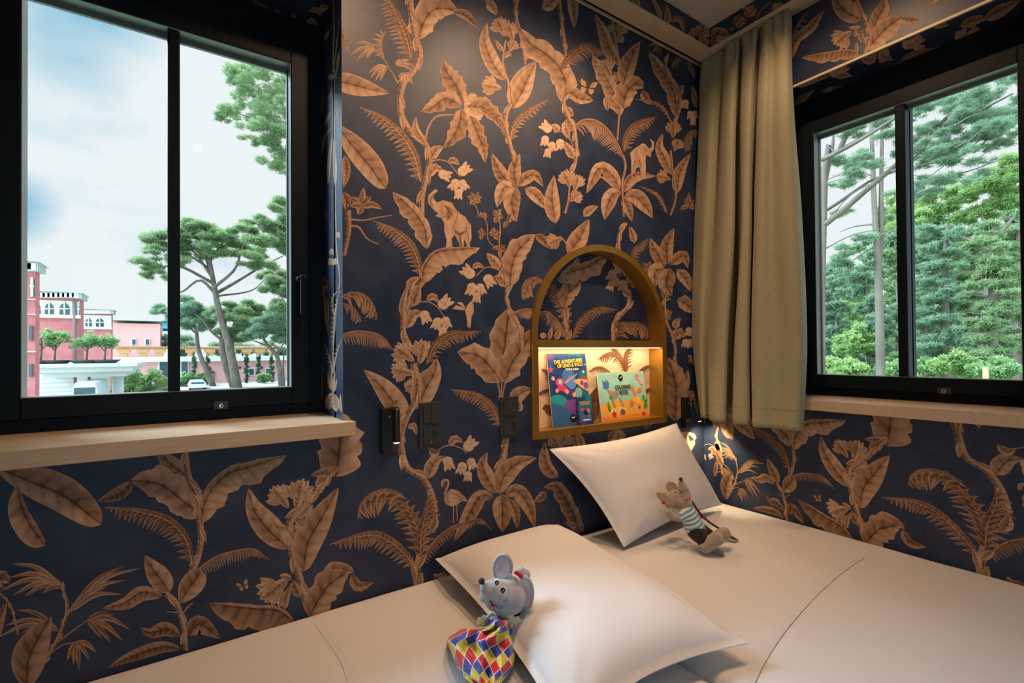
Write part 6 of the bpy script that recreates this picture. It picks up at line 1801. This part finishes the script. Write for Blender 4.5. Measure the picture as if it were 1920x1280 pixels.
# tree line behind everything, left view
for i, (px, py, rx, ry) in enumerate(((330, 640, 20, 12), (345, 655, 14, 10), (455, 655, 22, 10), (500, 655, 22, 12), (530, 665, 20, 14), (410, 655, 16, 9))):
    pine(f'distant dark pine crown over the pergola, {("leftmost", "second", "fourth", "fifth", "rightmost", "third")[i]} from the left', 90, [(px, 700), (px, py)], .3, [], [(px, py, rx, ry)], 1100, .8, PINEB, 80+i, group='distant pines behind the pergola')
# ---- right view: the pine wood
def wood(label, x, trunk, tr, brs, clumps, n, size, lm, seed, name='pine_tree', group='trees of the wood behind the right window', blades=6, width=.075, bark=BARK, flat_=.6):
    T_ = [X(px, py, x) for px, py in trunk]; T_[0].z = GZ
    B_ = [([X(a, b, x+dx) for a, b in pts], r_) for pts, r_, dx in brs]; rnd_ = random.Random(seed*3)
    def rad(px, py, rx, ry):
        c = X(px, py, x); e = X(px+rx, py, x); f_ = X(px, py-ry, x); return (abs(e.y-c.y)*1.0, abs(e.y-c.y), abs(f_.z-c.z))
    C_ = []
    for px, py, rx, ry in clumps:
        r_ = rad(px, py, rx, ry); C_.append((X(px, py, x+rnd_.uniform(-.5, .5)), r_))
    return tree(name, label, 'tree', T_[0], (T_, tr), B_, C_, n, size, lm, group, blades, width, seed, bark, flat_)
wood('straight grey pine with a twin stem, left of the glazing bar in the right window', 13.5, [(1651, 706), (1650, 640), (1648, 560), (1645, 480), (1640, 400), (1636, 300), (1632, 200)], .105,
     [([(1646, 500), (1652, 440), (1652, 360), (1654, 250), (1652, 190)], .07, .1), ([(1640, 420), (1600, 425), (1575, 435)], .02, 0), ([(1650, 440), (1680, 432), (1720, 430)], .02, 0), ([(1644, 460), (1610, 480), (1590, 500)], .015, 0), ([(1636, 330), (1600, 320), (1560, 330)], .018, 0), ([(1654, 330), (1690, 320), (1720, 330)], .018, 0), ([(1648, 520), (1680, 540), (1700, 545)], .015, 0)],
     [(1600, 470, 26, 14), (1575, 492, 22, 12), (1620, 450, 20, 12), (1600, 300, 26, 14), (1690, 440, 22, 12), (1580, 345, 20, 10), (1630, 500, 20, 12), (1560, 300, 16, 10)], 1500, .16, PINEB, 101)
rt_ = random.Random(77); twigs = []; tcl = []
for _ in range(34):
    a_, b_ = rt_.uniform(1535, 1880), rt_.uniform(210, 440); L_ = rt_.uniform(40, 130); g_ = rt_.uniform(.15, .75)
    if b_ > 330 and a_ > 1720: b_ -= 110
    twigs.append(([(a_, b_), (a_+L_*.5, b_-L_*.5*g_-rt_.uniform(-6, 6)), (a_+L_, b_-L_*g_*1.1)], rt_.uniform(.004, .009), rt_.uniform(-.6, .6)))
    tcl.append((a_+L_, b_-L_*g_, rt_.uniform(14, 26), rt_.uniform(5, 10)))
    if a_ > 1640: tcl.append((a_+L_*.6, b_-L_*g_*.6-8, rt_.uniform(14, 26), rt_.uniform(5, 9)))
wood('near pine with long diagonal boughs crossing the top of the right window', 8.0, [(1530, 560), (1545, 345), (1570, 290), (1590, 245), (1600, 215), (1612, 150)], .055,
     [([(1500, 440), (1550, 418), (1620, 360), (1690, 300), (1760, 235), (1820, 175)], .055, 0), ([(1500, 420), (1560, 388), (1630, 340), (1690, 315), (1740, 270)], .03, .2), ([(1540, 300), (1600, 270), (1690, 215), (1760, 180)], .035, -.2), ([(1720, 250), (1800, 225), (1900, 175)], .030, 0), ([(1700, 290), (1790, 270), (1880, 240)], .016, 0), ([(1540, 470), (1600, 440), (1680, 425)], .012, 0),
      ([(1720, 330), (1800, 325), (1900, 290)], .012, 0), ([(1545, 345), (1560, 280), (1563, 240)], .04, .3), ([(1500, 500), (1580, 380), (1660, 330)], .012, 0), ([(1600, 215), (1700, 180), (1800, 110)], .03, 0)]+twigs,
     tcl+[(1600, 250, 30, 12), (1660, 225, 30, 14), (1720, 200, 34, 16), (1780, 190, 36, 18), (1850, 170, 40, 22), (1820, 215, 40, 14), (1880, 220, 36, 20), (1760, 240, 34, 12), (1700, 265, 30, 10), (1860, 255, 34, 12), (1790, 280, 36, 8), (1570, 300, 20, 10), (1620, 300, 24, 8), (1900, 140, 26, 20), (1740, 310, 30, 6), (1690, 360, 30, 6), (1580, 400, 20, 8), (1840, 300, 30, 6), (1670, 250, 26, 8), (1600, 330, 24, 6)], 13000, .085, PINEB, 102, width=.045, blades=5)
wood('bright round pine crown at the right edge of the right window', 22, [(1840, 706), (1850, 600), (1860, 500), (1870, 420)], .2, [([(1860, 470), (1820, 450), (1780, 440)], .08, 0), ([(1865, 450), (1890, 420), (1905, 400)], .08, 0), ([(1870, 470), (1850, 430), (1840, 400)], .1, 0)],
     [(1880, 320, 34, 26), (1840, 345, 34, 24), (1800, 365, 30, 18), (1760, 390, 34, 18), (1725, 410, 22, 14), (1900, 370, 34, 30), (1860, 390, 30, 16), (1740, 372, 16, 9), (1905, 300, 24, 16), (1815, 405, 28, 14)], 6500, .24, BRIGHT, 103, width=.10)
sp = [(1770, 19, 'blue green fir right of the glazing bar'), (1860, 17, 'blue green fir at the right edge of the right window'), (1815, 26, 'fir behind the two front firs in the right window'), (1735, 24, 'fir partly hidden by the glazing bar of the right window'), (1905, 24, 'fir at the far right edge, behind the front firs')]
for i, (px, x, lab) in enumerate(sp):
    cl = []; rr = random.Random(200+i)
    for k_ in range(26):
        t = k_/25; py = 700-270*t; wd = (62-38*t)
        for s_ in range(2): cl.append((px+rr.uniform(-1, 1)*wd, py+rr.uniform(-8, 8), 24*rr.uniform(.7, 1.3), 7))
    wood(lab, x, [(px, 706), (px+2, 560), (px+4, 420)], .14, [([(px, 706-270*t), (px+q*(60-36*t), 706-270*t+rr.uniform(-14, 8))], .03, 0) for t in (.15, .3, .42, .55, .7, .85) for q in (-1, 1)], cl, 7500, .17, (PINEB, PINE, PINE, PINEB, PINE)[i], 200+i, 'fir_tree', width=.10, blades=5)
for i, (px, x, h, lm, lab) in enumerate(((1565, 24, 190, PINEB, 'slender tree at the left edge of the right window'), (1600, 30, 175, BRIGHT, 'light green tree left of the grey twin trunk'), (1625, 21, 200, PINEB, 'dark bushy tree behind the grey twin trunk'), (1680, 26, 290, PINE, 'tall bushy tree between twin trunk and glazing bar'), (1700, 33, 340, BRIGHT, 'high leafy tree behind the glazing bar of the right window'))):
    cl = []; rr = random.Random(300+i)
    for k_ in range(22): t = k_/21; cl.append((px+rr.uniform(-1, 1)*(34-10*t), 700-h*t, 20*rr.uniform(.7, 1.2), 12))
    wood(lab, x, [(px, 706), (px+3, 700-h*.5), (px-2, 700-h*.9)], .09, [], cl, 5000, .17, lm, 300+i, 'woodland_tree', width=.14, blades=5)
for i, (px, py, rx, ry, x, lm, lab) in enumerate(((1580, 690, 40, 18, 15, BRIGHT, 'bright undergrowth bush at the left foot of the right window'), (1690, 692, 34, 16, 16, SHRUB, 'undergrowth bush right of the grey trunk'), (1790, 682, 34, 20, 16, BRIGHT, 'bright green bush below the firs'), (1870, 690, 36, 16, 15, SHRUB, 'undergrowth bush at the right foot of the right window'), (1735, 690, 24, 20, 18, SHRUB, 'bush behind the glazing bar foot'), (1610, 640, 34, 26, 20, BRIGHT, 'light green bush behind the grey trunk'))):
    wood(lab, x, [(px, 712), (px, py)], .03, [], [(px, py, rx, ry), (px+rx*.6, py+6, rx*.7, ry*.8), (px-rx*.6, py+5, rx*.7, ry*.8)], 2200, .15, lm, 400+i, 'undergrowth_bush', 'undergrowth behind the right window', 4, .3)
# far curtain of woodland
for i in range(12):
    px = 1530+i*36; h = (150, 190, 130, 230, 300, 330, 300, 280, 260, 270, 300, 310)[i]; cl = []; rr = random.Random(500+i)
    for k_ in range(14): t = k_/13; cl.append((px+rr.uniform(-14, 14), 700-h*t, 22, 16))
    wood('distant hazy woodland tree, ' + ('leftmost', 'second', 'third', 'fourth', 'fifth', 'sixth', 'seventh', 'eighth', 'ninth', 'tenth', 'eleventh', 'rightmost')[i] + ' of twelve behind the right window', 42, [(px, 700), (px, 700-h*.8)], .15, [], cl, 1700, .5, PINEB if i % 2 else PINE, 500+i, 'distant_tree', 'distant wood behind the right window', 5, .16)
o = empty('fence_post', X(1848, 706, 12)); tag(o, 'short wooden fence post at the bottom of the right window', 'post')
p = X(1848, 689, 12); m = MB(); m.box((p.x-.04, p.y-.035, GZ), (p.x+.04, p.y+.035, p.z)); m.build('post', TIM, o, bevel=.006)
m = MB(); m.box((p.x-.046, p.y-.041, p.z), (p.x+.046, p.y+.041, p.z+.012)); m.build('post_cap', TIM, o)
